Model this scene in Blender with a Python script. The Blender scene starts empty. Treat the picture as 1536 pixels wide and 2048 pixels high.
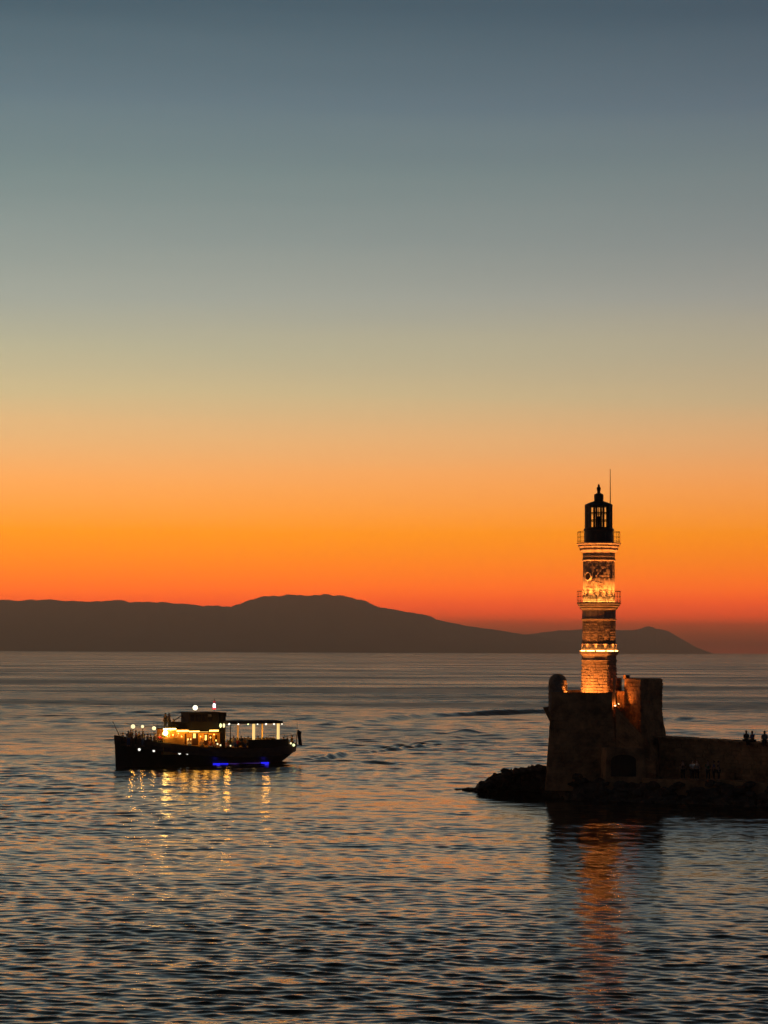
import bpy, bmesh, math, random
import numpy as np
from mathutils import Vector, Matrix, noise
from math import sin, cos, pi, radians as R, sqrt, tan, atan2
random.seed(7)
scene = bpy.context.scene
COL = scene.collection

# ---------------------------------------------------------------- camera
H = 13.15                      # eye height above the water
FPX = 4557.0                  # focal length in pixels of the 1536 x 2048 photograph
YH = 1300.8; PITCH = math.degrees(math.atan((YH-1024)/FPX)); ROLL = -0.26
cam_d = bpy.data.cameras.new('camera'); cam = bpy.data.objects.new('camera', cam_d); COL.objects.link(cam)
cam_d.sensor_fit = 'VERTICAL'; cam_d.sensor_height = 24.0; cam_d.lens = 24.0*FPX/2048
cam_d.clip_start = 0.5; cam_d.clip_end = 90000
CM = Matrix.Rotation(R(90+PITCH), 3, 'X') @ Matrix.Rotation(R(-ROLL), 3, 'Z')
cam.matrix_world = Matrix.Translation((0, 0, H)) @ CM.to_4x4()
scene.camera = cam
CP = Vector((0, 0, H))

def ray(px, py):
    return CM @ Vector(((px-768)/FPX, (1024-py)/FPX, -1.0))
def at(px, py, Y):
    d = ray(px, py); return CP + d*(Y/d.y)
def sea(px, py):
    d = ray(px, py); return CP + d*(-H/d.z)

# ---------------------------------------------------------------- world, view
def lin(c):
    return tuple(((v/255)/12.92 if v/255 <= .04045 else ((v/255+.055)/1.055)**2.4) for v in c)
SUN_AZ = -24.0
w = bpy.data.worlds.new('World'); scene.world = w; w.use_nodes = True
nt = w.node_tree; N = nt.nodes; L = nt.links
for n in list(N): N.remove(n)
def nn(t, **k):
    n = N.new(t)
    for a, b in k.items(): setattr(n, a, b)
    return n
out = nn('ShaderNodeOutputWorld'); bg = nn('ShaderNodeBackground'); L.new(bg.outputs[0], out.inputs[0])
tc = nn('ShaderNodeTexCoord'); sp = nn('ShaderNodeSeparateXYZ'); L.new(tc.outputs['Generated'], sp.inputs[0])
def M(op, a, b=None, c=None, clamp=False):
    n = nn('ShaderNodeMath', operation=op, use_clamp=clamp)
    for i, v in enumerate((a, b, c)):
        if v is None: continue
        if isinstance(v, (int, float)): n.inputs[i].default_value = v
        else: L.new(v, n.inputs[i])
    return n.outputs[0]
z0 = M('MAXIMUM', sp.outputs[2], 0.0)
vm = nn('ShaderNodeMapping'); vm.inputs['Scale'].default_value = (1.6, 1.6, 26); L.new(tc.outputs['Generated'], vm.inputs[0])
cn = nn('ShaderNodeTexNoise'); cn.inputs['Scale'].default_value = 1.3; cn.inputs['Detail'].default_value = 4; L.new(vm.outputs[0], cn.inputs['Vector'])
fac = M('ADD', M('SQRT', z0), M('MULTIPLY', M('SUBTRACT', cn.outputs[0], .5), .022))
def ramp(stops):
    n = nn('ShaderNodeValToRGB'); e = n.color_ramp.elements
    while len(e) > 1: e.remove(e[-1])
    first = True
    for p, c in stops:
        if first: el = e[0]; el.position = p; first = False
        else: el = e.new(p)
        el.color = (*c, 1)
    L.new(fac, n.inputs[0]); return n.outputs[0]
def fz(y): return sqrt(sin(max(0.0, math.atan((YH-y)/FPX))))
west = [(1303, (180.0, 48.8, 22.7)), (1285, (159.6, 42.9, 9.7)), (1268, (205.0, 66.9, 5.0)), (1250, (279.1, 87.1, 0.6)), (1232, (410.6, 120.6, 0.1)), (1212, (463.3, 143.8, 0.1)), (1180, (425.4, 169.2, 0.0)), (1150, (384.2, 176.4, 0.0)), (1110, (351.0, 182.5, 0.1)), (1065, (331.8, 188.3, 5.0)), (1010, (311.4, 191.3, 80.0)), (950, (293.5, 194.6, 108.3)), (880, (262.4, 199.2, 134.9)), (800, (226.4, 198.3, 152.0)), (700, (199.1, 187.8, 158.0)), (600, (171.6, 172.3, 162.2)), (480, (146.7, 155.3, 152.8)), (340, (123.2, 139.1, 141.3)), (200, (102.3, 120.9, 132.0)), (60, (83.7, 104.1, 116.4)), (0, (72.1, 94.1, 107.9))]
zen = [(.60,(64,75,79)),(.68,(46,54,57)),(.80,(24,29,32)),(1.0,(14,18,22))]
wr = ramp([(fz(y), tuple(v/4.0 for v in lin(c))) for y, c in west] + [(p, tuple(v/4.0 for v in lin(c))) for p, c in zen])
er = ramp([(p, tuple(v/4.0 for v in lin(c))) for p, c in ((0.0,(62,60,72)),(.18,(74,67,80)),(.35,(72,72,88)),(.6,(36,43,53)),(1.0,(14,18,22)))])
# azimuth: warm towards where the sun went down, blue-grey opposite
sx, sy = sin(R(SUN_AZ)), cos(R(SUN_AZ))
hl = M('SQRT', M('ADD', M('MULTIPLY', sp.outputs[0], sp.outputs[0]), M('ADD', M('MULTIPLY', sp.outputs[1], sp.outputs[1]), 1e-6)))
ca = M('DIVIDE', M('ADD', M('MULTIPLY', sp.outputs[0], sx), M('MULTIPLY', sp.outputs[1], sy)), hl)
mr = nn('ShaderNodeMapRange', interpolation_type='SMOOTHSTEP'); L.new(ca, mr.inputs[0])
mr.inputs[1].default_value = -0.35; mr.inputs[2].default_value = 0.80
mx = nn('ShaderNodeMix', data_type='RGBA'); L.new(mr.outputs[0], mx.inputs[0]); L.new(er, mx.inputs[6]); L.new(wr, mx.inputs[7])
# a little brighter and yellower near the sunset azimuth
gl = nn('ShaderNodeMapRange'); L.new(ca, gl.inputs[0]); gl.inputs[1].default_value = .80; gl.inputs[2].default_value = .985
tm = nn('ShaderNodeMix', data_type='RGBA'); L.new(gl.outputs[0], tm.inputs[0]); tm.inputs[6].default_value = (.87,.86,.88,1); tm.inputs[7].default_value = (1.06,1.13,1.08,1)
mul = nn('ShaderNodeMix', data_type='RGBA', blend_type='MULTIPLY'); mul.inputs[0].default_value = 1.0
L.new(mx.outputs[2], mul.inputs[6]); L.new(tm.outputs[2], mul.inputs[7])
sky = nn('ShaderNodeTexSky', sky_type='NISHITA'); sky.sun_disc = False; sky.sun_elevation = R(-3.0); sky.sun_rotation = R(SUN_AZ)
sadd = nn('ShaderNodeMix', data_type='RGBA', blend_type='ADD'); sadd.inputs[0].default_value = 0.007
L.new(mul.outputs[2], sadd.inputs[6]); L.new(sky.outputs[0], sadd.inputs[7])
L.new(sadd.outputs[2], bg.inputs[0]); bg.inputs[1].default_value = 4.0
vs = scene.view_settings
scene.display_settings.display_device = 'sRGB'
vs.view_transform = 'Standard'; vs.look = 'None'; vs.exposure = 0; vs.gamma = 1; vs.use_curve_mapping = False
scene.render.engine = 'CYCLES'

# ---------------------------------------------------------------- helpers
class MB:
    def __init__(s): s.v = []; s.f = []; s.m = []; s.mi = 0
    def add(s, vs_, fs_):
        o = len(s.v); s.v += [tuple(v) for v in vs_]; s.f += [tuple(i+o for i in f) for f in fs_]; s.m += [s.mi]*len(fs_)
    def box(s, c, d, rz=0.0, taper=1.0):
        c = Vector(c); x, y, z = [q/2 for q in d]; m = Matrix.Rotation(rz, 3, 'Z'); vs_ = []
        for k, t in ((-1, 1), (1, taper)):
            for a, b in ((-1,-1),(1,-1),(1,1),(-1,1)): vs_.append(c + m @ Vector((a*x*t, b*y*t, k*z)))
        s.add(vs_, [(3,2,1,0),(4,5,6,7),(0,1,5,4),(1,2,6,5),(2,3,7,6),(3,0,4,7)])
    def tube(s, pts, r, n=6, cap=True, r2=None):
        pts = [Vector(p) for p in pts]; rings = []; K = len(pts)
        for i, p in enumerate(pts):
            t = (pts[min(i+1, K-1)] - pts[max(i-1, 0)]).normalized()
            a = t.cross(Vector((0,0,1)) if abs(t.z) < .9 else Vector((1,0,0))).normalized(); b = t.cross(a)
            rr = r if r2 is None else r + (r2-r)*i/max(1, K-1)
            if isinstance(r, (list, tuple)): rr = r[i]
            rings.append([p + (a*cos(2*pi*k/n) + b*sin(2*pi*k/n))*rr for k in range(n)])
        vs_ = [q for g in rings for q in g]; fs_ = []
        for i in range(K-1):
            for k in range(n): fs_.append((i*n+k, i*n+(k+1) % n, (i+1)*n+(k+1) % n, (i+1)*n+k))
        if cap: fs_.append(tuple(range(n))[::-1]); fs_.append(tuple((K-1)*n+k for k in range(n)))
        s.add(vs_, fs_)
    def lathe(s, prof, n=32, c=(0,0,0), a0=0.0, cap=True):
        vs_ = []; fs_ = []; K = len(prof)
        for r, z in prof:
            for k in range(n):
                a = a0 + 2*pi*k/n; vs_.append((c[0]+r*cos(a), c[1]+r*sin(a), c[2]+z))
        for i in range(K-1):
            for k in range(n): fs_.append((i*n+k, i*n+(k+1) % n, (i+1)*n+(k+1) % n, (i+1)*n+k))
        if cap: fs_.append(tuple(range(n))[::-1]); fs_.append(tuple((K-1)*n+k for k in range(n)))
        s.add(vs_, fs_)
    def prism(s, poly, z0, z1, poly2=None):
        n = len(poly); q = poly2 or poly
        zt = z1 if isinstance(z1, (list, tuple)) else [z1]*n
        vs_ = [(p[0], p[1], z0) for p in poly] + [(p[0], p[1], zt[i]) for i, p in enumerate(q)]
        s.add(vs_, [tuple(range(n))[::-1], tuple(range(n, 2*n))] + [(i, (i+1) % n, n+(i+1) % n, n+i) for i in range(n)])
    def ball(s, c, r, n=10, m=6, sz=1.0):
        pr = [(r*sin(pi*i/m) if 0 < i < m else r*.02, -r*sz*cos(pi*i/m)) for i in range(m+1)]
        s.lathe(pr, n, c)
    def build(s, name, mats, parent=None, smooth=False, bevel=0):
        me = bpy.data.meshes.new(name); me.from_pydata(s.v, [], s.f)
        if not isinstance(mats, (list, tuple)): mats = [mats]
        for q in mats: me.materials.append(q)
        if any(s.m): me.polygons.foreach_set('material_index', s.m)
        bm = bmesh.new(); bm.from_mesh(me); bmesh.ops.recalc_face_normals(bm, faces=bm.faces); bm.to_mesh(me); bm.free()
        if smooth: me.polygons.foreach_set('use_smooth', [True]*len(me.polygons))
        o = bpy.data.objects.new(name, me); COL.objects.link(o)
        if parent is not None: o.parent = parent
        if bevel:
            b = o.modifiers.new('bevel', 'BEVEL'); b.width = bevel; b.segments = 1
        return o
def tag(o, label=None, cat=None, group=None, kind=None):
    if label: o['label'] = label
    if cat: o['category'] = cat
    if group: o['group'] = group
    if kind: o['kind'] = kind
    return o
def empty(name, loc, rz=0.0, **k):
    o = bpy.data.objects.new(name, None); COL.objects.link(o); o.location = loc; o.rotation_euler = (0, 0, rz)
    o.empty_display_size = .3; return tag(o, **k)
def mat(name, col, rough=.8, metal=0.0, var=0.25, scale=3.0, bump=0.0, bscale=None, emit=None, es=0.0, col2=None, stretch=None, spec=.4):
    m = bpy.data.materials.new(name); m.use_nodes = True; t = m.node_tree; b = t.nodes['Principled BSDF']
    b.inputs['Roughness'].default_value = rough; b.inputs['Metallic'].default_value = metal
    b.inputs['Specular IOR Level'].default_value = spec
    tcn = t.nodes.new('ShaderNodeTexCoord'); src = tcn.outputs['Object']
    if stretch:
        mp = t.nodes.new('ShaderNodeMapping'); mp.inputs['Scale'].default_value = stretch; t.links.new(src, mp.inputs[0]); src = mp.outputs[0]
    if var:
        nz = t.nodes.new('ShaderNodeTexNoise'); nz.inputs['Scale'].default_value = scale; nz.inputs['Detail'].default_value = 6
        nz.inputs['Roughness'].default_value = .65; t.links.new(src, nz.inputs['Vector'])
        cr = t.nodes.new('ShaderNodeValToRGB'); t.links.new(nz.outputs[0], cr.inputs[0])
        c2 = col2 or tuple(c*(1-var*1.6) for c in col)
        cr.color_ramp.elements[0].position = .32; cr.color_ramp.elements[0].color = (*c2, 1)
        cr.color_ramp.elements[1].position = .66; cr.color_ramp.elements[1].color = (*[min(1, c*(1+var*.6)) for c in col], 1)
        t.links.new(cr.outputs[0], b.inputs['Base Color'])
    else: b.inputs['Base Color'].default_value = (*col, 1)
    if bump:
        nb = t.nodes.new('ShaderNodeTexNoise'); nb.inputs['Scale'].default_value = bscale or scale*4; nb.inputs['Detail'].default_value = 5
        t.links.new(src, nb.inputs['Vector'])
        bp = t.nodes.new('ShaderNodeBump'); bp.inputs['Strength'].default_value = bump; bp.inputs['Distance'].default_value = .05
        t.links.new(nb.outputs[0], bp.inputs['Height']); t.links.new(bp.outputs[0], b.inputs['Normal'])
    if emit:
        b.inputs['Emission Color'].default_value = (*emit, 1); b.inputs['Emission Strength'].default_value = es
    return m
def lamp(kind, name, loc, power, color, parent=None, size=.05, target=None, angle=90, blend=.6):
    d = bpy.data.lights.new(name, kind); d.energy = power; d.color = color; d.shadow_soft_size = size
    o = bpy.data.objects.new(name, d); COL.objects.link(o); o.location = loc
    if kind == 'SPOT':
        d.spot_size = R(angle); d.spot_blend = blend
        o.rotation_euler = (Vector(target)-Vector(loc)).to_track_quat('-Z', 'Y').to_euler()
    if parent is not None: o.parent = parent
    return o

ORANGE = (1.0, .28, .05); AMBER = (1.0, .42, .05)
m_stone = mat('limestone', (.34,.27,.19), .92, var=.35, scale=1.7, bump=.5, bscale=9)
m_stone2 = mat('dressed_stone', (.42,.35,.26), .9, var=.3, scale=2.5, bump=.4, bscale=12)
m_tower = mat('tower_limestone', (.36,.285,.20), .9, var=.14, scale=2.2, bump=.06, bscale=10)
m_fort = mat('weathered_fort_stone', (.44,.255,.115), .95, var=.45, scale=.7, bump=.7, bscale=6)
m_rock = mat('wet_rock', (.07,.055,.04), .75, var=.5, scale=.6, bump=1, bscale=3)
m_iron = mat('dark_iron', (.02,.018,.016), .5, metal=.3, var=.3, scale=6)
m_lant = mat('green_black_lantern_paint', (.018,.022,.018), .45, var=.3, scale=4)
m_wood = mat('dark_wood', (.05,.028,.015), .7, var=.4, scale=3, stretch=(1,1,.2))

# ---------------------------------------------------------------- sea
BOW = sea(233, 1532); STERN = sea(566, 1524.5)
rngw = np.random.default_rng(5)
def band(lo, hi, n): return np.exp(rngw.uniform(np.log(lo), np.log(hi), n))
wl = np.concatenate([band(.2, .55, 70), band(.55, 1.5, 100), band(1.5, 8, 54), band(10, 60, 22)])
main = R(262)
spread = np.where(wl < .55, .55, np.where(wl < 1.5, .44, .38))
th = main + rngw.normal(0, 1, wl.size)*spread
kk = 2*np.pi/wl
slope = np.where(wl < .55, .0095, np.where(wl < 1.5, .0134, np.where(wl < 9, .0078, .0036)))*rngw.uniform(.5, 1.4, wl.size)
amp = slope/kk
ph = rngw.uniform(0, 2*np.pi, wl.size)
def wave_z(X, Y, cell):
    Z = np.zeros_like(X); U = X.copy(); V = Y.copy()
    # gusts: patches of calmer and rougher water
    g = 1 + .20*np.sin(X*.043+Y*.031+1.2) * np.sin(Y*.055-X*.012) + .22*np.sin(Y*.021+X*.017+np.sin(X*.03)*1.5)
    q_ = np.clip((Y-110)/170, 0, 1); shel = .80 + 1.15*q_*q_*(3-2*q_)      # calmer inside the harbour, rougher outside
    for i in range(wl.size):
        kx, ky = kk[i]*cos(th[i]), kk[i]*sin(th[i])
        att = np.clip(wl[i]/cell/2.6 - .6, 0, 1)
        gg = g*shel if wl[i] > 1.3 else g
        if wl[i] > 12: gg = shel
        s = kx*X + ky*Y + ph[i]
        Z += amp[i]*att*gg*np.sin(s)
        if .35 < wl[i] < 14:                       # sharpen crests a little
            U -= 1.0*amp[i]*att*gg*cos(th[i])*np.cos(s)*-1; V -= 1.0*amp[i]*att*gg*sin(th[i])*np.cos(s)*-1
    return U, V, Z
def wake(X, Y):
    Z = np.zeros_like(X)
    def crest(path, a, wdt):
        nonlocal Z
        P = [np.array([q.x, q.y]) for q in path]; best = np.full(X.shape, 1e9); off = np.zeros_like(X); arc = np.zeros_like(X)
        lens = [np.linalg.norm(P[i+1]-P[i]) for i in range(len(P)-1)]; tot = sum(lens); acc = 0
        for i in range(len(P)-1):
            d = (P[i+1]-P[i])/lens[i]; rx, ry = X-P[i][0], Y-P[i][1]
            t = np.clip(rx*d[0]+ry*d[1], 0, lens[i]); ex, ey = rx-t*d[0], ry-t*d[1]; dist = np.hypot(ex, ey)
            sd = np.where(-rx*d[1]+ry*d[0] >= 0, dist, -dist); m = dist < best
            best = np.where(m, dist, best); off = np.where(m, sd, off); arc = np.where(m, acc+t, arc); acc += lens[i]
        u = arc/tot; wob = 1+.25*np.sin(arc*.07+2)+.2*np.sin(arc*.19+best*.3)
        Z += a*wob*np.clip(u*6, 0, 1)*np.clip((1-u)*4, 0, 1)*np.cos(off/wdt*2.2)*np.exp(-(off/wdt/1.5)**2)
    crest([sea(574,1521), sea(640,1517), sea(700,1507), sea(860,1490), sea(980,1484)], .26, 1.1)
    crest([sea(585,1525), sea(700,1522), sea(860,1531)], .14, 1.2)
    crest([sea(690,1447), sea(790,1437), sea(860,1431), sea(1000,1427), sea(1100,1425), sea(1330,1437), sea(1480,1446)], .62, 3.4)
    crest([sea(330,1432), sea(560,1433), sea(700,1445)], .26, 3.5)
    crest([sea(700,1498), sea(860,1487), sea(960,1455), sea(1100,1452)], .22, 2.6)
    crest([sea(780,1380), sea(1100,1377), sea(1400,1372), sea(1540,1374)], .4, 12)
    crest([sea(0,1412), sea(240,1428), sea(420,1431)], .3, 4)
    return Z
def build_sea():
    th_d = np.arange(-15.5, 15.5001, .055)
    side = [15.5]; st = .12
    while side[-1] < 180: side.append(min(180, side[-1]+st)); st *= 1.22
    side = np.array(side[1:])
    ang = np.concatenate([-side[::-1], th_d, side]); ang = R(1)*ang
    rr = list(np.geomspace(3, 66, 26)[:-1]); r = 66.0
    while r < 20000:
        rr.append(r)
        step = .098*(r/80)**1.25 if r < 1400 else .098*(1400/80)**1.25*(r/1400)**2.2
        r += step
    rr.append(20000.0); rr = np.array(rr)
    A, Rr = np.meshgrid(ang, rr)
    X = Rr*np.sin(A); Y = Rr*np.cos(A)
    da = np.gradient(ang); dr = np.gradient(rr)
    cell = np.maximum(Rr*da[None, :]*.55, dr[:, None]*1.0)
    U, V, Z = wave_z(X, Y, cell)
    Z += wake(X, Y)*np.clip(1.3-cell/4, 0, 1)
    # keep the sheet whole at the seam behind the camera
    Z[:, 0] = 0; Z[:, -1] = 0; U[:, 0] = X[:, 0]; U[:, -1] = X[:, -1]; V[:, 0] = Y[:, 0]; V[:, -1] = Y[:, -1]
    nr, na = X.shape
    co = np.stack([U, V, Z], -1).reshape(-1, 3).astype(np.float32)
    i = np.arange(nr-1)[:, None]*na + np.arange(na-1)[None, :]
    q = np.stack([i, i+na, i+na+1, i+1], -1).reshape(-1, 4).astype(np.int32)
    me = bpy.data.meshes.new('sea'); me.vertices.add(len(co)+1)
    co = np.vstack([co, [[0, 0, 0]]]).astype(np.float32)
    me.vertices.foreach_set('co', co.ravel())
    ctr = len(co)-1
    tri = np.stack([np.full(na-1, ctr), np.arange(na-1), np.arange(1, na)], -1).astype(np.int32)
    nl = q.size + tri.size
    me.loops.add(nl); me.loops.foreach_set('vertex_index', np.concatenate([q.ravel(), tri.ravel()]))
    me.polygons.add(len(q)+len(tri))
    me.polygons.foreach_set('loop_start', np.concatenate([np.arange(len(q))*4, q.size+np.arange(len(tri))*3]).astype(np.int32))
    me.polygons.foreach_set('use_smooth', np.ones(len(q)+len(tri), bool))
    me.update(calc_edges=True)
    at_ = me.attributes.new('unresolved', 'FLOAT', 'POINT'); uv_ = np.clip((cell-.22)/0.9, 0, 1).reshape(-1); at_.data.foreach_set('value', np.append(uv_, 0).astype(np.float32))
    if me.polygons[100].normal.z < 0: me.flip_normals()
    print('sea faces', len(q))
    m = bpy.data.materials.new('sea_water'); m.use_nodes = True; t = m.node_tree; b = t.nodes['Principled BSDF']
    b.inputs['Base Color'].default_value = (.004,.007,.0065,1); b.inputs['Roughness'].default_value = .06
    b.inputs['IOR'].default_value = 1.333; b.inputs['Specular IOR Level'].default_value = .5
    g = t.nodes.new('ShaderNodeNewGeometry')
    def nz(sc, st_, det):
        mp = t.nodes.new('ShaderNodeMapping'); mp.inputs['Scale'].default_value = st_; mp.inputs['Rotation'].default_value = (0,0,R(-12))
        t.links.new(g.outputs['Position'], mp.inputs[0])
        n_ = t.nodes.new('ShaderNodeTexNoise'); n_.inputs['Scale'].default_value = sc; n_.inputs['Detail'].default_value = det
        t.links.new(mp.outputs[0], n_.inputs['Vector']); return n_.outputs[0]
    b1 = t.nodes.new('ShaderNodeBump'); b1.inputs['Strength'].default_value = 1; b1.inputs['Distance'].default_value = .05
    t.links.new(nz(4.5, (.4,1,1), 4), b1.inputs['Height'])
    an = t.nodes.new('ShaderNodeAttribute'); an.attribute_name = 'unresolved'
    def mr_(lo, hi):
        q = t.nodes.new('ShaderNodeMapRange'); t.links.new(an.outputs['Fac'], q.inputs[0]); q.inputs[3].default_value = lo; q.inputs[4].default_value = hi; return q.outputs[0]
    t.links.new(mr_(.012, .06), b1.inputs['Distance'])
    b2 = t.nodes.new('ShaderNodeBump'); b2.inputs['Strength'].default_value = 1; b2.inputs['Distance'].default_value = .12
    t.links.new(mr_(.015, .30), b2.inputs['Distance'])
    t.links.new(nz(.6, (.4,1,1), 2), b2.inputs['Height']); t.links.new(b1.outputs[0], b2.inputs['Normal'])
    t.links.new(b2.outputs[0], b.inputs['Normal'])
    # wind lanes : unresolved ripples widen the reflection, more in gusts than in slicks
    ln = nz(.016, (.25,1,1), 5)
    rm = t.nodes.new('ShaderNodeMapRange'); t.links.new(ln, rm.inputs[0]); rm.inputs[1].default_value = .36; rm.inputs[2].default_value = .64; rm.inputs[3].default_value = .14; rm.inputs[4].default_value = .33
    mu = t.nodes.new('ShaderNodeMath'); mu.operation = 'MULTIPLY_ADD'; t.links.new(an.outputs['Fac'], mu.inputs[0]); t.links.new(rm.outputs[0], mu.inputs[1]); mu.inputs[2].default_value = .05
    t.links.new(mu.outputs[0], b.inputs['Roughness'])
    me.materials.append(m)
    o = bpy.data.objects.new('sea', me); COL.objects.link(o)
    tag(o, 'dark rippled evening sea reflecting the dusk sky', None, kind='structure')
build_sea()

# ---------------------------------------------------------------- distant hills
def interp(pts, x):
    xs = [p[0] for p in pts]; ys = [p[1] for p in pts]; return float(np.interp(x, xs, ys))
def hills(name, prof, D0, D1, D2, label, seed, x0, x1):
    mb = MB(); cols = 420; rows = 21; vs_ = []; fs_ = []
    for j in range(rows):
        f = j/(rows-1)
        for i in range(cols):
            px = x0+(x1-x0)*i/(cols-1); a = math.atan((px-768)/FPX)
            py = interp(prof, px)
            top = max(0.0, H + ((YH+(px-768)*.0045)-py)/FPX*D1)
            k = .55 if f < .55 else .45
            d = D0+(D1-D0)*(f/.55) if f < .55 else D1+(D2-D1)*((f-.55)/.45)
            e = (f/.55)**.8 if f < .55 else 1-((f-.55)/.45)**1.4
            p = Vector((sin(a)*d/800, cos(a)*d/800, seed))
            n_ = noise.fractal(p*2.2, .8, 2.2, 5)
            hgt = top*e*(1+.22*n_*(1-e)*2) + (top*.03*noise.fractal(p*14, .7, 2.1, 4) if 0 < f else 0)
            if f == 0 or top <= 0: hgt = -1.0
            vs_.append((d*tan(a), d, hgt))
    for j in range(rows-1):
        for i in range(cols-1):
            q = j*cols+i; fs_.append((q, q+1, q+cols+1, q+cols))
    mb.add(vs_, fs_); o = mb.build(name, m_hill, smooth=True); tag(o, label, kind='structure'); return o
m_hill = mat('hill_scrub', (.07,.055,.035), .95, var=.3, scale=.002)
near = [(-2600,1296),(-1800,1262),(-1200,1240),(-600,1215),(-200,1206),(0,1201),(20,1200),(50,1201),(95,1199),(160,1204),(200,1203),(240,1201),(275,1204),(330,1206),(400,1210),(465,1213),
        (480,1207),(500,1198),(525,1195),(550,1190),(575,1190),(620,1191),(633,1189),(645,1187),(668,1190),(700,1194),(735,1203),(750,1210),(765,1216),(800,1222),(860,1231),(872,1238),
        (935,1252),(1000,1261),(1070,1272),(1150,1286),(1230,1300),(1290,1308)]
far = [(900,1300),(980,1276),(1070,1267),(1110,1262),(1160,1259),(1220,1261),(1275,1260),(1285,1256),(1297,1252),(1306,1254),(1312,1258),(1335,1261),(1365,1279),(1390,1293),(1410,1301),(1425,1306)]
hills('hills', near, 13200, 14800, 17500, 'long low peninsula of dark hills along the horizon with a flat topped summit', 3.1, -2600, 1290)
hills('headland', far, 15500, 16800, 18500, 'paler headland with a small knob tapering into the sea at right', 8.4, 900, 1426)

# ---------------------------------------------------------------- haze
hz = MB(); hz.box((0, 0, 208), (40600, 40600, 424)); ho = hz.build('haze', [])
tag(ho, 'thin evening haze over the sea and hills', kind='stuff')
hm = bpy.data.materials.new('haze_air'); hm.use_nodes = True; t = hm.node_tree; t.nodes.remove(t.nodes['Principled BSDF'])
pv = t.nodes.new('ShaderNodeVolumePrincipled'); pv.inputs['Density'].default_value = 8.3e-5; pv.inputs['Color'].default_value = (.96,.86,.74,1)
pv.inputs['Anisotropy'].default_value = .65
t.links.new(pv.outputs[0], t.nodes['Material Output'].inputs['Volume']); ho.data.materials.append(hm)

# ---------------------------------------------------------------- masonry
def masonry(mb, fn, u0, u1, v0, v1, ch, bl, jit, gap=.02, depth=.10, seed=1, skip=None):
    rnd = random.Random(seed); v = v0
    nrow = max(1, round((v1-v0)/ch)); ch = (v1-v0)/nrow
    for r_ in range(nrow):
        a, b = v0+r_*ch+gap/2, v0+(r_+1)*ch-gap/2
        u = u0 - rnd.random()*bl*.6
        while u < u1-1e-4:
            l = bl*rnd.uniform(.6, 1.5); e = min(u+l, u1)
            if u1-e < bl*.3: e = u1
            s = max(u, u0)
            if e-s > gap*2:
                x, y = s+gap/2, e-gap/2
                if not (skip and skip((x+y)/2, (a+b)/2)):
                    d = depth + rnd.gauss(0, jit); c = min(.03, (y-x)*.2, (b-a)*.2)
                    tl = [rnd.gauss(0, jit*.4) for _ in range(4)]
                    base = [fn(x, a, 0), fn(y, a, 0), fn(y, b, 0), fn(x, b, 0)]
                    fr = [fn(x+c, a+c, d+tl[0]), fn(y-c, a+c, d+tl[1]), fn(y-c, b-c, d+tl[2]), fn(x+c, b-c, d+tl[3])]
                    mb.add(base+fr, [(4,5,6,7),(0,1,5,4),(1,2,6,5),(2,3,7,6),(3,0,4,7)])
            u = e
    return mb
def flat_fn(A, B_, Ct):          # A bottom-left, B bottom-right, C top-left : u along AB (m), v up
    A, B_, Ct = Vector(A), Vector(B_), Vector(Ct); U = (B_-A); lu = U.length; U.normalize(); V = (Ct-A); V.normalize()
    n = U.cross(V).normalized()
    return (lambda u, v, d: A+U*u+V*v+n*d), lu, (Ct-A).length
def quad_fn(A, B_, C_, D_):      # bilinear quad, u,v in metres (approx), A BL, B BR, C TR, D TL
    A, B_, C_, D_ = map(Vector, (A, B_, C_, D_)); lu = (B_-A).length; lv = (D_-A).length
    n = (B_-A).cross(D_-A).normalized()
    def f(u, v, d):
        s, t_ = u/lu, v/lv
        return (A*(1-s)+B_*s)*(1-t_) + (D_*(1-s)+C_*s)*t_ + n*d
    return f, lu, lv

# ---------------------------------------------------------------- lighthouse
TY = 214.0
T0 = at(1198, 1385, TY); TX = T0.x
SC = TY/FPX
def TZ(y): return at(1198, y, TY).z
plat_z = TZ(1385) - 1.35
lh = empty('lighthouse', (TX, TY, 0), label='tall floodlit stone lighthouse with two galleries and a dark lantern on the fort', cat='lighthouse')
def lp(n=1): pass
FA = -pi/2                                    # direction of the camera seen from the tower
def ring(name, prof, m, n=48, a0=None, smooth=False, parent=lh):
    """prof: list of (half width px, y px)"""
    mb = MB(); mb.lathe([(hw*SC, TZ(y)) for hw, y in prof], n, a0=(FA if a0 is None else a0)); return mb.build(name, m, parent, smooth=smooth)
OCT = FA + pi/8; HEX = FA + pi/16
ko = 1/cos(pi/8); k8 = 1/sin(R(67.5)); k16 = 1/.981
def poly_fn(nsides, a0, k, w0, z0_, w1, z1_):
    fs = []
    for i in range(nsides):
        a, b = a0+2*pi*i/nsides, a0+2*pi*(i+1)/nsides
        r0, r1 = w0*SC*k, w1*SC*k
        A = (r0*cos(a), r0*sin(a), z0_); B_ = (r0*cos(b), r0*sin(b), z0_); C_ = (r1*cos(b), r1*sin(b), z1_); D_ = (r1*cos(a), r1*sin(a), z1_)
        fs.append(quad_fn(A, B_, C_, D_))
    return fs
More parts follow.
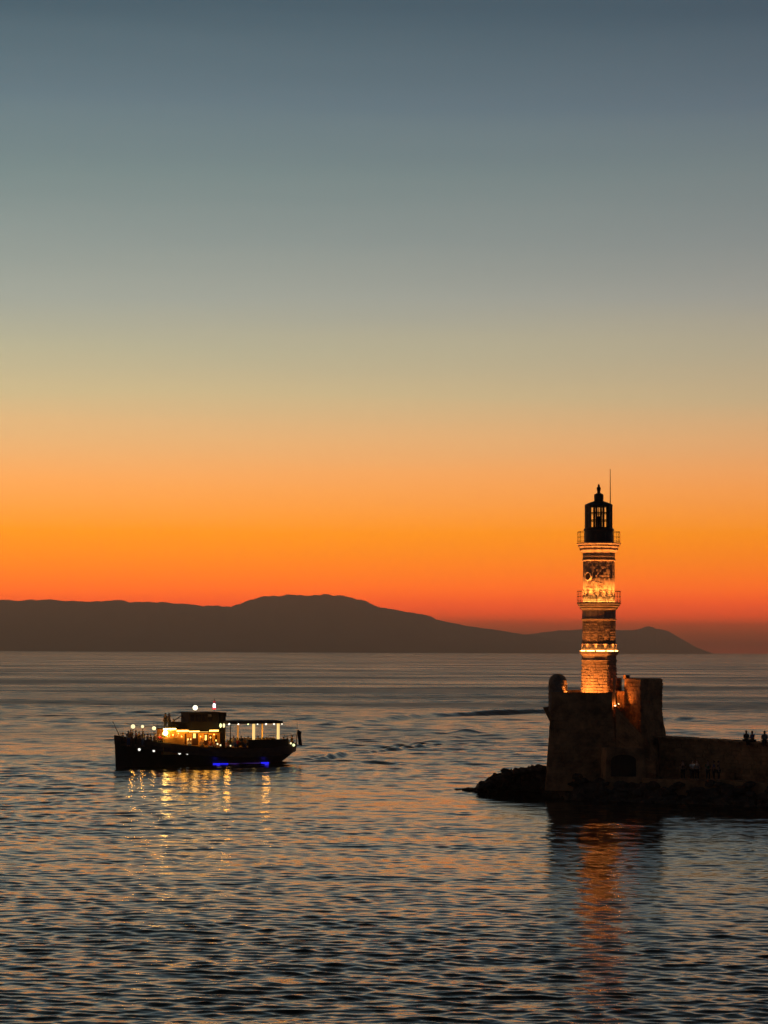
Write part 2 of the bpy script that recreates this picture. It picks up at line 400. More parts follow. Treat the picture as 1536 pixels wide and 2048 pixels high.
# lower octagonal stage
ring('octagonal_shaft', [(34.0*k8, 1422), (32.2*k8, 1322)], m_tower, 8, OCT)
mb = MB()
for i, (f, lu, lv) in enumerate(poly_fn(8, OCT, k8, 34.4, TZ(1420), 32.6, TZ(1322))):
    masonry(mb, f, 0, lu, 0, lv, .27, .44, .025, .034, .055, seed=20+i)
tag(mb.build('masonry', m_tower, lh), kind='stuff')
ring('string_course', [(33*k8, 1322.6), (35.4*k8, 1321.8), (35.8*k8, 1320.2), (33*k8, 1319.2)], m_stone2, 8, OCT)
ring('frieze', [(33.2*k8, 1320), (33.0*k8, 1311)], m_stone2, 8, OCT)
ring('ledge', [(33.5*k8, 1311.2), (36.2*k8, 1308.6), (37.2*k8, 1306.6), (37.2*k8, 1305.6), (38.2*k8, 1304.6), (38.2*k8, 1302.4), (30, 1302.0)], m_stone2, 8, OCT)
# sixteen-sided stage
ring('plinth', [(34.4*k16, 1303), (34.0*k16, 1289.5), (34.6*k16, 1289), (34.6*k16, 1287.6), (32.6*k16, 1287)], m_stone2, 16, HEX)
ring('sixteen_sided_shaft', [(32.2*k16, 1288), (32.2*k16, 1239)], m_tower, 16, HEX)
mb = MB()
for i, (f, lu, lv) in enumerate(poly_fn(16, HEX, k16, 32.6, TZ(1287), 32.4, TZ(1239.6))):
    masonry(mb, f, 0, lu, 0, lv, .24, .4, .008, .02, .022, seed=60+i)
tag(mb.build('masonry', m_tower, lh), kind='stuff')
mb = MB()
for i, (f, lu, lv) in enumerate(poly_fn(16, HEX, k16, 34.5, TZ(1302.4), 34.1, TZ(1289.6))):
    masonry(mb, f, 0, lu, 0, lv, .3, .5, .006, .018, .012, seed=160+i)
tag(mb.build('plinth_blocks', m_stone2, lh), kind='stuff')
ring('string_course', [(32.6*k16, 1241), (34.6*k16, 1240.2), (35.0*k16, 1238.2), (32.6*k16, 1237)], m_stone2, 16, HEX)
ring('frieze', [(33.0*k16, 1238), (32.9*k16, 1221)], m_stone2, 16, HEX)
ring('cornice', [(33, 1221.6), (34.2, 1220.4), (38.2, 1217.2), (38.4, 1214.4), (41.4, 1212.2), (41.6, 1209.9), (44.2, 1208.2), (44.4, 1206.6), (30, 1206.3)], m_stone2, 48)
# round stage
ring('round_shaft', [(32.0, 1207), (31.7, 1120)], m_tower, 64, smooth=True)
def cyl_fn(w0, z0_, w1, z1_, c0=32.0):
    def f(u, v, d):
        t_ = (v)/(z1_-z0_); r = (w0+(w1-w0)*t_)*SC + d; a = u/(w0*SC); return Vector((r*cos(a), r*sin(a), z0_+v))
    return f
PW = (1174, 1153)                              # round window
wa = FA - math.asin(24.0/32.5); wz = TZ(PW[1])
mb = MB(); f = cyl_fn(32.0, TZ(1206), 31.6, TZ(1122))
cr = 32.0*SC
masonry(mb, lambda u, v, d: f(u+FA*cr, v, d), -pi*cr, pi*cr, 0, TZ(1122)-TZ(1206), .27, .42, .0018, .010, .008, seed=99,
        skip=lambda u, v: ((u-(wa-FA)*cr)**2 + (v+TZ(1206)-wz)**2) < .42**2)
tag(mb.build('masonry', m_tower, lh), kind='stuff')
def on_tower(a, z, lu, lv, d, r0=32.4*SC):      # local frame on the round wall
    n = Vector((cos(a), sin(a), 0)); tt = Vector((-sin(a), cos(a), 0)); return n*(r0+d) + tt*lu + Vector((0, 0, z+lv))
mb = MB(); vs_ = []; fs_ = []; K = 20
for k in range(K):
    b = 2*pi*k/K
    for rr_, d in ((.34, .0), (.46, .0), (.46, -.25), (.44, .10), (.32, .12), (.27, .02), (.27, -.3)):
        vs_.append(on_tower(wa, wz, rr_*cos(b), rr_*sin(b), d-.08))
for k in range(K):
    o_ = k*7; p_ = ((k+1) % K)*7
    for i, j in ((1, 3), (3, 4), (4, 5), (5, 6)): fs_.append((o_+i, p_+i, p_+j, o_+j))
    fs_.append((o_+2, p_+2, p_+1, o_+1))
mb.add(vs_, fs_); win = mb.build('round_window', m_stone2, lh, smooth=True)
mb = MB(); mb.add([on_tower(wa, wz, .28*cos(2*pi*k/K), .28*sin(2*pi*k/K), .0) for k in range(K)] + [on_tower(wa, wz, .28*cos(2*pi*k/K), .28*sin(2*pi*k/K), .02) for k in range(K)],
       [tuple(range(K)), tuple(range(K, 2*K))]+[(k, (k+1) % K, K+(k+1) % K, K+k) for k in range(K)])
mb.build('pane', mat('dark_window_glass', (.01,.01,.012), .1, var=0, spec=.5), win)
# cracks where mortar is lost below the window : proud uneven stones
mb = MB(); rnd = random.Random(4)
for k in range(16):
    du = rnd.uniform(-.1, 1.3); dv = -.35-rnd.random()*.75-du*.12; a = wa+du/cr
    s_ = rnd.uniform(.08, .22); hh = rnd.uniform(.03, .06); d0 = rnd.uniform(-.028, -.014); P = [on_tower(a, wz, q[0]*s_, dv+q[1]*hh, -.06) for q in ((-1,-1),(1,-1),(1,1),(-1,1))]
    Q = [on_tower(a, wz, q[0]*s_*.8+rnd.gauss(0,.02), dv+q[1]*hh*.7, d0+.01) for q in ((-1,-1),(1,-1),(1,1),(-1,1))]
    mb.add(P+Q, [(4,5,6,7),(0,1,5,4),(1,2,6,5),(2,3,7,6),(3,0,4,7)])
tag(mb.build('patched_stones', m_stone2, lh), kind='stuff')
ring('string_course', [(31.8, 1122.8), (33.2, 1122), (33.6, 1120.4), (33.2, 1118.6), (31.8, 1117.6)], m_stone2, 64)
ring('frieze', [(32.2, 1118.6), (32.2, 1106)], m_stone2, 64, smooth=True)
ring('cornice', [(32.2, 1106.6), (33.4, 1105.4), (38.4, 1100.8), (38.6, 1096.6), (41.2, 1093.6), (41.4, 1090.6), (44.2, 1088.4), (44.5, 1086.4), (28, 1086)], m_stone2, 64)
def railing(yb, yt, hw, n, name='railing'):
    r = hw*SC; zb, zt = TZ(yb), TZ(yt)
    e = MB()
    for z_, rr_ in ((zt, .022), (zb+(zt-zb)*.55, .014), (zb+(zt-zb)*.2, .014)):
        pts = [(r*cos(2*pi*k/48), r*sin(2*pi*k/48), z_) for k in range(49)]; e.tube(pts, rr_, 4, cap=False)
    rail = e.build(name, m_iron, lh)
    for k in range(n):
        a = FA+2*pi*k/n + pi/2; b = MB(); b.tube([(r*cos(a), r*sin(a), zb-.05), (r*cos(a), r*sin(a), zt+.04)], .024, 5)
        b.build('post', m_iron, rail)
    return rail
railing(1207, 1182.5, 43.2, 14); railing(1087, 1064, 42.2, 14)
# lantern
ring('lantern_drum', [(29.6, 1087), (29.8, 1086), (29.2, 1085), (28.8, 1062), (30.4, 1061.4), (30.4, 1058.4), (29.4, 1057.4), (27.2, 1056)], m_lant, 32)
lr = 26.4*SC; z0g, z1g = TZ(1056.6), TZ(1012)
for k in range(12):
    a = FA + pi/12 + 2*pi*k/12; b = MB(); b.box((lr*cos(a), lr*sin(a), (z0g+z1g)/2), (.10, .19, z1g-z0g), a); b.build('mullion', m_lant, lh)
for y in (1056, 1041.2, 1026.4, 1012):
    b = MB(); b.lathe([(lr-.05, TZ(y)-.045), (lr+.045, TZ(y)-.045), (lr+.045, TZ(y)+.045), (lr-.05, TZ(y)+.045), (lr-.05, TZ(y)-.045)], 12, a0=FA+pi/12, cap=False); b.build('glazing_bar', m_lant, lh)
mg = bpy.data.materials.new('lantern_glass'); mg.use_nodes = True; t = mg.node_tree; b_ = t.nodes['Principled BSDF']
b_.inputs['Base Color'].default_value = (.93,.95,.95,1); b_.inputs['Transmission Weight'].default_value = 1; b_.inputs['Roughness'].default_value = .04; b_.inputs['IOR'].default_value = 1.02
for k in range(12):
    a0_, a1_ = FA+pi/12+2*pi*k/12+.03, FA+pi/12+2*pi*(k+1)/12-.03
    for y0, y1 in ((1055, 1042.2), (1040.2, 1027.4), (1025.4, 1013)):
        P = []
        for rr_ in (lr-.012, lr):
            for a_, y_ in ((a0_, y0), (a1_, y0), (a1_, y1), (a0_, y1)): P.append((rr_*cos(a_)*.995, rr_*sin(a_)*.995, TZ(y_)))
        b = MB(); b.add(P, [(3,2,1,0),(4,5,6,7),(0,1,5,4),(1,2,6,5),(2,3,7,6),(3,0,4,7)]); b.build('pane', mg, lh)
ring('lamp_column', [(2.6, 1057), (2.6, 1048), (3.2, 1045.5), (3.2, 1034), (1.4, 1032), (.6, 1012)], m_lant, 16)
# rear blind panels at the landward side of the lantern darken the sides
for sgn in (-1, 1):
    for q in range(3):
        a_ = FA + sgn*R((58, 90, 122)[q]); b = MB(); b.box((cos(a_)*(lr-.07), sin(a_)*(lr-.07), (z0g+z1g)/2), (.04, .60, z1g-z0g), a_); b.build('blind_panel', m_lant, lh)
ring('lantern_roof', [(27.6, 1013.5), (28.0, 1010.6), (27.4, 1009.2), (18, 1005), (10.4, 1002.6), (9.0, 1001)], m_lant, 24)
ring('ventilator', [(8.4, 1002), (9.4, 1000), (9.6, 991), (9.0, 988.6), (4.4, 986.6)], m_lant, 20)
ring('finial', [(3.6, 987.5), (3.2, 983), (4.4, 977), (4.0, 975), (2.2, 973.4), (2.0, 970), (1.0, 968)], m_lant, 12)
b = MB(); ax = 23*SC; b.tube([(ax, 0, TZ(1010)), (ax, 0, TZ(938))], .055, 6, r2=.03); b.build('antenna', mat('whip_antenna', (.22,.12,.06), .6, var=0), lh)
# two lower side rods beside the lantern glass as in the photo : gallery ladder
b = MB()
for dx in (-.12, .12): b.tube([(TX*0-27.6*SC, dx, TZ(1058)), (-27.6*SC, dx, TZ(1010))], .02, 5)
for k in range(7): b.tube([(-27.6*SC, -.12, TZ(1055-k*6)), (-27.6*SC, .12, TZ(1055-k*6))], .014, 4)
b.build('ladder', m_iron, lh)
# projecting entrance porch on the right rear of the base
b = MB(); b.box((1.72, .9, (plat_z+TZ(1356))/2), (.9, 1.2, TZ(1356)-plat_z), 0); b.build('entrance_porch', m_stone, lh)

# floodlights
m_fix = mat('floodlight_housing', (.03,.03,.03), .5, var=0)
m_lens = mat('floodlight_lens', (.8,.7,.5), .3, var=0, emit=(1,.55,.2), es=6)
def flood(x, y, z, tx, ty, tz, power, label, color=ORANGE, angle=100, group=None, size=.06, blend=.7):
    e = empty('floodlight', (x, y, z), label=label, cat='floodlight', group=group)
    d = Vector((tx-x, ty-y, tz-z)).normalized(); q = d.to_track_quat('Z', 'Y').to_matrix()
    mb = MB(); pts = []
    for k in (-1, 1):
        for a, b in ((-1,-1),(1,-1),(1,1),(-1,1)): pts.append(Vector((0,0,.16)) + q @ Vector((a*.13*(1 if k > 0 else .8), b*.09, k*.06)))
    mb.add(pts, [(3,2,1,0),(4,5,6,7),(0,1,5,4),(1,2,6,5),(2,3,7,6),(3,0,4,7)]); mb.build('housing', m_fix, e)
    mb = MB(); mb.add([Vector((0,0,.16)) + q @ Vector((a*.11, b*.07, .063)) for a, b in ((-1,-1),(1,-1),(1,1),(-1,1))] + [Vector((0,0,.16)) + q @ Vector((a*.11, b*.07, .068)) for a, b in ((-1,-1),(1,-1),(1,1),(-1,1))],
                     [(3,2,1,0),(4,5,6,7),(0,1,5,4),(1,2,6,5),(2,3,7,6),(3,0,4,7)]); mb.build('lens', m_lens, e)
    mb = MB(); mb.box((0, 0, .04), (.06, .2, .08)); mb.build('bracket', m_fix, e)
    lamp('SPOT', 'floodlight_beam', Vector((0,0,.16))+d*.09, power, color, e, size, Vector((0,0,.16))+d*2, angle, blend)
    return e
zg1 = TZ(1206.4); zl = TZ(1302)
m_led = mat('amber_led_strip', (1,.7,.4), .4, var=0, emit=(1,.38,.09), es=24)
m_led2 = mat('bright_amber_led_strip', (1,.7,.4), .4, var=0, emit=(1,.40,.09), es=48)
def led_ring(hw, y, nm, m_led=m_led):
    mb = MB(); r_ = hw*SC; mb.tube([(r_*cos(2*pi*k/40), r_*sin(2*pi*k/40), TZ(y)) for k in range(41)], .028, 5, cap=False); return mb.build(nm, m_led, lh)
led_ring(36.6, 1205.7, 'light_strip', m_led2); ring('kerb', [(42.4, 1207), (42.4, 1204.9), (43.4, 1204.9), (43.4, 1207)], m_iron, 48); led_ring(37.4, 1301.8, 'light_strip')
g = 'floodlights standing round the lower gallery'
for deg, lab in ((-84,'floodlight at the far left end of the lower gallery'),(-60,'floodlight on the lower gallery below the left rim of the round window'),(-36,'floodlight on the lower gallery just right of the round window'),
                 (-12,'floodlight on the lower gallery just left of its middle'),(12,'floodlight on the lower gallery just right of its middle'),(36,'floodlight on the lower gallery halfway to its right end'),
                 (60,'floodlight on the lower gallery next to its right end'),(84,'floodlight at the far right end of the lower gallery'),(180,'floodlight on the hidden seaward side of the lower gallery')):
    a = FA+R(deg); r = 40.6*SC
    flood(TX+r*cos(a), TY+r*sin(a), zg1-.08, TX+.93*r*cos(a), TY+.93*r*sin(a), zg1+3, 1250, lab, ORANGE, 58, g, .12, 1.0).scale = (.6,.6,.6)
g = 'floodlights on the narrow ledge above the octagonal stage'
for deg, lab in ((-80,'floodlight on the middle ledge at its left end'),(-48,'floodlight on the middle ledge left of centre'),(-16,'floodlight on the middle ledge just left of the centre line'),
                 (16,'floodlight on the middle ledge just right of the centre line'),(48,'floodlight on the middle ledge right of centre'),(80,'floodlight on the middle ledge at its right end')):
    a = FA+R(deg); r = 37.4*SC
    flood(TX+r*cos(a), TY+r*sin(a), zl-.1, TX+.9*r*cos(a), TY+.9*r*sin(a), zl+3.0, 330, lab, ORANGE, 54, g, .06, 1.0).scale = (.6,.6,.6)
flood(TX-2.6, TY-3.6, plat_z, TX-.6, TY-1.3, TZ(1372), 1700, 'larger floodlight on the fort platform left in front of the tower', ORANGE, 110)
flood(TX-1.9, TY-3.6, plat_z, TX-.4, TY-1.5, TZ(1365), 1100, 'smaller floodlight on the fort platform in front of the tower', ORANGE, 110)

# ---------------------------------------------------------------- fort
fort = empty('fort', (TX, 209, 0), label='dark square bastioned stone fort carrying the lighthouse at the end of the mole', cat='fort')
fort.location = (0, 0, 0)
def g2(px, py, Y): p = at(px, py, Y); return (p.x, p.y)
zt = at(1160, 1385, 207.5).z; zb = .6
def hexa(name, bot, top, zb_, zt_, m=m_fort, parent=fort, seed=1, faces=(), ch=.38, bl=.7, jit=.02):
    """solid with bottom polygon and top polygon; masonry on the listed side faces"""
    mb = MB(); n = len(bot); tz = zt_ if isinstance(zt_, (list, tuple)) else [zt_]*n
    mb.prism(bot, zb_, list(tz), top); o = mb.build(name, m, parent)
    ms = MB()
    for i in faces:
        j = (i+1) % n
        A = (*bot[i], zb_); B_ = (*bot[j], zb_); C_ = (*top[j], tz[j]); D_ = (*top[i], tz[i])
        fn, lu, lv = quad_fn(A, B_, C_, D_); masonry(ms, fn, 0, lu, 0, lv, ch, bl, jit, .03, .045, seed=seed+i)
    if faces: tag(ms.build('masonry', m, o), kind='stuff')
    return o
# main block: polygons run counter-clockwise seen from above starting front-left
top = [g2(1103,1385,207.5), g2(1224,1385,206.5), (at(1236,1385,210).x, 211.0), (at(1236,1385,210).x, 220.5), g2(1104.5,1385,220.5), ]
bot = [g2(1091,1540,206.6), g2(1240,1540,205.3), (at(1262,1540,209).x, 210.5), (at(1262,1540,210).x, 222), g2(1094,1540,222)]
# the platform floor lies below the parapet: solid to the floor, thin walls above
o = hexa('bastion_wall', bot, [(b_[0]*.0+t_[0], t_[1]) for b_, t_ in zip(bot, top)], zb, plat_z, faces=(0, 1, 4), seed=300)
def parapet(name, pts, z0_, z1_, th_=.55, m=m_fort, cap=True, parent=fort):
    for i in range(len(pts)-1):
        A, B_ = Vector((*pts[i], 0)), Vector((*pts[i+1], 0)); d = (B_-A); l = d.length; a = atan2(d.y, d.x); n = Vector((-d.y, d.x, 0)).normalized()
        c = (A+B_)/2 + n*th_/2
        mb = MB(); mb.box((c.x, c.y, (z0_+z1_)/2), (l+.02*(i+1), th_, z1_-z0_), a); o_ = mb.build(name, m, parent)
        if cap:
            mb = MB(); k = max(1, int(l/.9))
            rnd = random.Random(i+len(pts))
            for q in range(k):
                mm = A + d*((q+.5)/k) + n*th_/2
                mb2 = MB(); mb2.box((mm.x, mm.y, z1_+.06+rnd.gauss(0, .012)), (l/k-.03, th_+.08, .13), a+rnd.gauss(0, .006)); mb2.build('coping_stone', m, o_)
parapet('parapet', [top[0], top[1]], plat_z, zt-.12)
parapet('parapet', [top[1], top[2]], plat_z, zt-.12)
parapet('parapet', [top[4], top[0]], plat_z, zt-.12)
parapet('parapet', [(top[3][0], 220.4), (top[4][0], 220.4)], plat_z, at(1150, 1380, 220.4).z-.12)
# corner sentry turret
def turret():
    e = fort; Y = 208.6; c = at(1115.5, 1385, Y); r = 18.2*Y/FPX; zz = lambda y: at(1115.5, y, Y).z
    prof = [(.3, zz(1443)), (r*.55, zz(1434)), (r*.98, zz(1424)), (r*1.06, zz(1421)), (r*1.06, zz(1418.5)), (r, zz(1417)), (r, zz(1365))]
    prof += [(r*cos(a), zz(1365)+(zz(1347)-zz(1365))*sin(a)) for a in (0.02, .25, .5, .75, 1.0, 1.25, 1.5)]
    mb = MB(); mb.lathe(prof, 28, (c.x, c.y, 0)); o = mb.build('sentry_turret', m_stone, fort, smooth=False)
    ms = MB(); fn = lambda u, v, d: Vector((c.x+(r+d)*cos(u/r), c.y+(r+d)*sin(u/r), zz(1416)+v))
    masonry(ms, fn, 0, 2*pi*r-.01, 0, zz(1365)-zz(1416), .24, .34, .012, .024, .03, seed=77)
    tag(ms.build('masonry', m_stone, o), kind='stuff')
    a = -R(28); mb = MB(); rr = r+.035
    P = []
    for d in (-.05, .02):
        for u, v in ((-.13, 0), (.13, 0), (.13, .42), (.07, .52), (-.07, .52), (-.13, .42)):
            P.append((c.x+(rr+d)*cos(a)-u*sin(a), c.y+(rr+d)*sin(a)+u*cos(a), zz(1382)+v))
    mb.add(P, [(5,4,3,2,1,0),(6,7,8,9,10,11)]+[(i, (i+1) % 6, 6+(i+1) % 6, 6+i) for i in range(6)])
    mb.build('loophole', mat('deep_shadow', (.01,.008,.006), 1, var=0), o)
    flood(c.x+1.7, c.y-.42, plat_z+.1, c.x+.5, c.y-.5, zz(1364), 1100, 'small floodlight on the platform beside the domed sentry turret', ORANGE, 120)
turret()
# stone bracket on the far left corner
c = at(1098, 1424, 209); b = MB(); zc = c.z
b.add([(c.x+.1, 208.6, zc-.9), (c.x+.1, 209.6, zc-.9), (c.x-.55, 208.6, zc+.42), (c.x-.55, 209.6, zc+.42), (c.x+.3, 208.6, zc+.5), (c.x+.3, 209.6, zc+.5), (c.x+.3, 208.6, zc-.9), (c.x+.3, 209.6, zc-.9)],
      [(0,2,4,6),(1,7,5,3),(0,1,3,2),(2,3,5,4),(4,5,7,6),(6,7,1,0)]); b.build('corbel', m_fort, fort)
# connecting lower wall between the blocks
zl2 = at(1240, 1382, 213).z
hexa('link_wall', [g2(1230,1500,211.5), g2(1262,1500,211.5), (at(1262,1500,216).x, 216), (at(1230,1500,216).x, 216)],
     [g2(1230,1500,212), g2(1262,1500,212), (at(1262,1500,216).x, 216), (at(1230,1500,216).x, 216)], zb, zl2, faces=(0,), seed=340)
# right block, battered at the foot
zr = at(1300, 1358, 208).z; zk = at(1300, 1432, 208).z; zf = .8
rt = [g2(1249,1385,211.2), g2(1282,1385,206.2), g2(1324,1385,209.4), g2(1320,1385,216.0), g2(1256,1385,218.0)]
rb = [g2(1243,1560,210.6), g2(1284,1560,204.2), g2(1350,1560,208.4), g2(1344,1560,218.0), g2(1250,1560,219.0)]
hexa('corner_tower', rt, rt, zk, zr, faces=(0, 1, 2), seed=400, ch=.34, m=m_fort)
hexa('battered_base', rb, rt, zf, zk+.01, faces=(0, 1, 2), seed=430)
b = MB(); c = at(1253, 1355.5, 211.6); b.box((c.x, c.y+.1, zr+.14), (.42, .6, .34), .3); b.build('merlon', m_fort, fort)
# stair with its sloping parapet in front of the recess
s0, s1 = at(1232, 1412, 206.0), at(1312, 1502, 203.4)
b = MB()
th_ = .5
for k in range(1):
    A, B_ = Vector((s0.x, s0.y, 0)), Vector((s1.x, s1.y, 0)); n = Vector((0, 1, 0))
    P = [(A.x, A.y, zb), (B_.x, B_.y, zb), (B_.x, B_.y, s1.z), (A.x, A.y, s0.z)]
    Q = [(p[0], p[1]+th_, p[2]) for p in P]
    b.add(P+Q, [(0,1,2,3),(7,6,5,4),(1,0,4,5),(2,1,5,6),(3,2,6,7),(0,3,7,4)])
st = b.build('stair_wall', m_fort, fort)
ms = MB(); fn, lu, lv = quad_fn((s0.x, s0.y, zb), (s1.x, s1.y, zb), (s1.x, s1.y, s1.z), (s0.x, s0.y, s0.z))
dl, dr = (at(1222,1530,205).x-s0.x), (at(1272,1530,205).x-s0.x)
masonry(ms, fn, 0, lu, 0, lv, .42, .75, .03, .035, .05, seed=470)
tag(ms.build('masonry', m_fort, st), kind='stuff')
nst = 16
for k in range(nst):
    f0 = (k+.5)/nst; p = s0.lerp(s1, f0); b = MB(); b.box((p.x, p.y+1.15, (zb+p.z-.9)/2), ((s1.x-s0.x)/nst+.01, 1.1, p.z-.9-zb)); b.build('step', m_fort, st)
# doorway
Yd = 203.9
dl, dr = at(1222,1530,Yd), at(1272,1530,Yd); dz0, dz1 = at(1240,1553,Yd).z, at(1240,1509,Yd).z
b = MB(); b.prism([(dl.x-.5, Yd+.1), (dr.x+.9, Yd-.1), (dr.x+1.3, Yd+2.6), (dl.x-.9, Yd+2.6)], zb, dz1+.55, [(dl.x-.4, Yd+.2), (dr.x+.8, Yd), (dr.x+1.1, Yd+2.6), (dl.x-.7, Yd+2.6)])
gh = b.build('gatehouse', m_fort, fort)
b = MB(); n = 9; W_ = (dr.x-dl.x)/2; cx = (dr.x+dl.x)/2; zs = dz1-.5
pts = [(-W_, dz0), (W_, dz0)] + [(W_*cos(pi*k/n), zs+.5*sin(pi*k/n)) for k in range(0, n+1)]
b.add([(cx+p[0], Yd-.02, p[1]) for p in pts]+[(cx+p[0], Yd+.3, p[1]) for p in pts], [tuple(range(len(pts))), tuple(range(len(pts), 2*len(pts)))[::-1]] + [(i, (i+1) % len(pts), len(pts)+(i+1) % len(pts), len(pts)+i) for i in range(len(pts))])
b.build('door', m_wood, gh)
for k in range(n):
    a0_, a1_ = pi*k/n+.02, pi*(k+1)/n-.02; P = []
    for y_ in (Yd-.12, Yd+.1):
        for a_, q in ((a0_, 0), (a1_, 0), (a1_, .32), (a0_, .32)): P.append((cx+(W_+q)*cos(a_), y_, zs+(.5+q)*sin(a_)))
    b = MB(); b.add(P, [(0,1,2,3),(7,6,5,4),(1,0,4,5),(2,1,5,6),(3,2,6,7),(0,3,7,4)]); b.build('arch_stone', m_fort, gh)
# lit recess : slim stone pilaster standing in for the lit vertical edge, with its lamp
p = at(1229, 1412, 207.6)
b = MB(); zz0, zz1 = p.z-.2, at(1229, 1357, 207.6).z; b.tube([(p.x, p.y, zz0), (p.x, p.y, zz1)], .11, 8); b.ball((p.x, p.y, zz1+.1), .16)
b.build('lit_pilaster_shaft', m_stone, None)
ob = COL.objects[-1]; ob.name = 'lit_pilaster'; tag(ob, 'slim pale post lit from its foot between the lighthouse and the right corner tower', 'post')
b = MB(); b.lathe([(.02,0),(.12,0),(.12,.12),(.08,.16)], 10); bo = b.build('uplight', m_fix); bo.location = (p.x+.02, p.y-.35, p.z-.15)
b = MB(); b.lathe([(.01,.16),(.09,.165),(.07,.20),(.01,.23)], 10); b.build('lens', mat('uplight_lens', (.9,.8,.6), .3, var=0, emit=(1,.55,.25), es=9), bo)
lamp('POINT', 'uplight_lamp', (0, -.05, .34), 16, ORANGE, bo, .05)
tag(bo, 'glowing uplight at the foot of the slim post in the gap of the fort', 'uplight')
flood(at(1236,1400,209.5).x, 209.4, plat_z+.2, at(1262,1400,209).x, 209, at(1262,1385,209).z, 200, 'floodlight in the gap of the fort shining on the right corner tower', ORANGE, 110)

# ---------------------------------------------------------------- mole, quay, rocks
wy0, wy1 = 207.2, 201.0
wa0 = at(1318, 1475, wy0); wa1 = at(1536, 1487.5, wy1)
dirw = (wa1-wa0)/(wa1.x-wa0.x)
E = wa1 + dirw*45
mole = empty('harbour_wall', (0, 0, 0), label='long dark stone wall of the mole running right from the fort', cat='wall')
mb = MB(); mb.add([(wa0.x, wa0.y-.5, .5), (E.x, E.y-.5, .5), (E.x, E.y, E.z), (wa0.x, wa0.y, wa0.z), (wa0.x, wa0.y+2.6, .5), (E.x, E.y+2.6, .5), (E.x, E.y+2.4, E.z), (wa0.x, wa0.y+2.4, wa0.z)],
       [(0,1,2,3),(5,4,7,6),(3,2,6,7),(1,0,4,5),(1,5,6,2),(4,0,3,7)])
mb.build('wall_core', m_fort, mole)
ms = MB(); fn, lu, lv = quad_fn((wa0.x, wa0.y-.5, .9), (E.x, E.y-.5, .9), (E.x, E.y, E.z-.02), (wa0.x, wa0.y, wa0.z-.02))
masonry(ms, fn, 0, 24, 0, lv, .40, .8, .03, .035, .05, seed=500)
tag(ms.build('masonry', m_fort, mole), kind='stuff')
rnd = random.Random(8); u = 0
while u < 24:
    l = rnd.uniform(.7, 1.2); p = wa0 + dirw*(u+l/2); mb = MB(); mb.box((0,0,0), (l-.03, 2.6, .16)); o_ = mb.build('coping_stone', m_fort, mole)
    o_.location = (p.x, p.y+1.15, p.z+.02+rnd.gauss(0, .012)); o_.rotation_euler = (rnd.gauss(0,.006), -math.atan(dirw.z), math.atan(dirw.y)); u += l
# quay ledge at the foot of the wall
q0 = at(1286, 1557, 203.0); q1 = at(1536, 1566, 198.2); dq = (q1-q0)/(q1.x-q0.x); q2 = q1+dq*40
mb = MB(); mb.add([(q0.x, q0.y, .2), (q2.x, q2.y, .2), (q2.x, q2.y, q2.z), (q0.x, q0.y, q0.z), (q0.x, q0.y+5, .2), (q2.x, q2.y+5, .2), (q2.x, q2.y+5, q2.z), (q0.x, q0.y+5, q0.z)],
       [(0,1,2,3),(5,4,7,6),(3,2,6,7),(1,0,4,5),(1,5,6,2),(4,0,3,7)])
tag(mb.build('quay', m_fort), 'narrow stone quay at the foot of the mole wall', kind='structure')
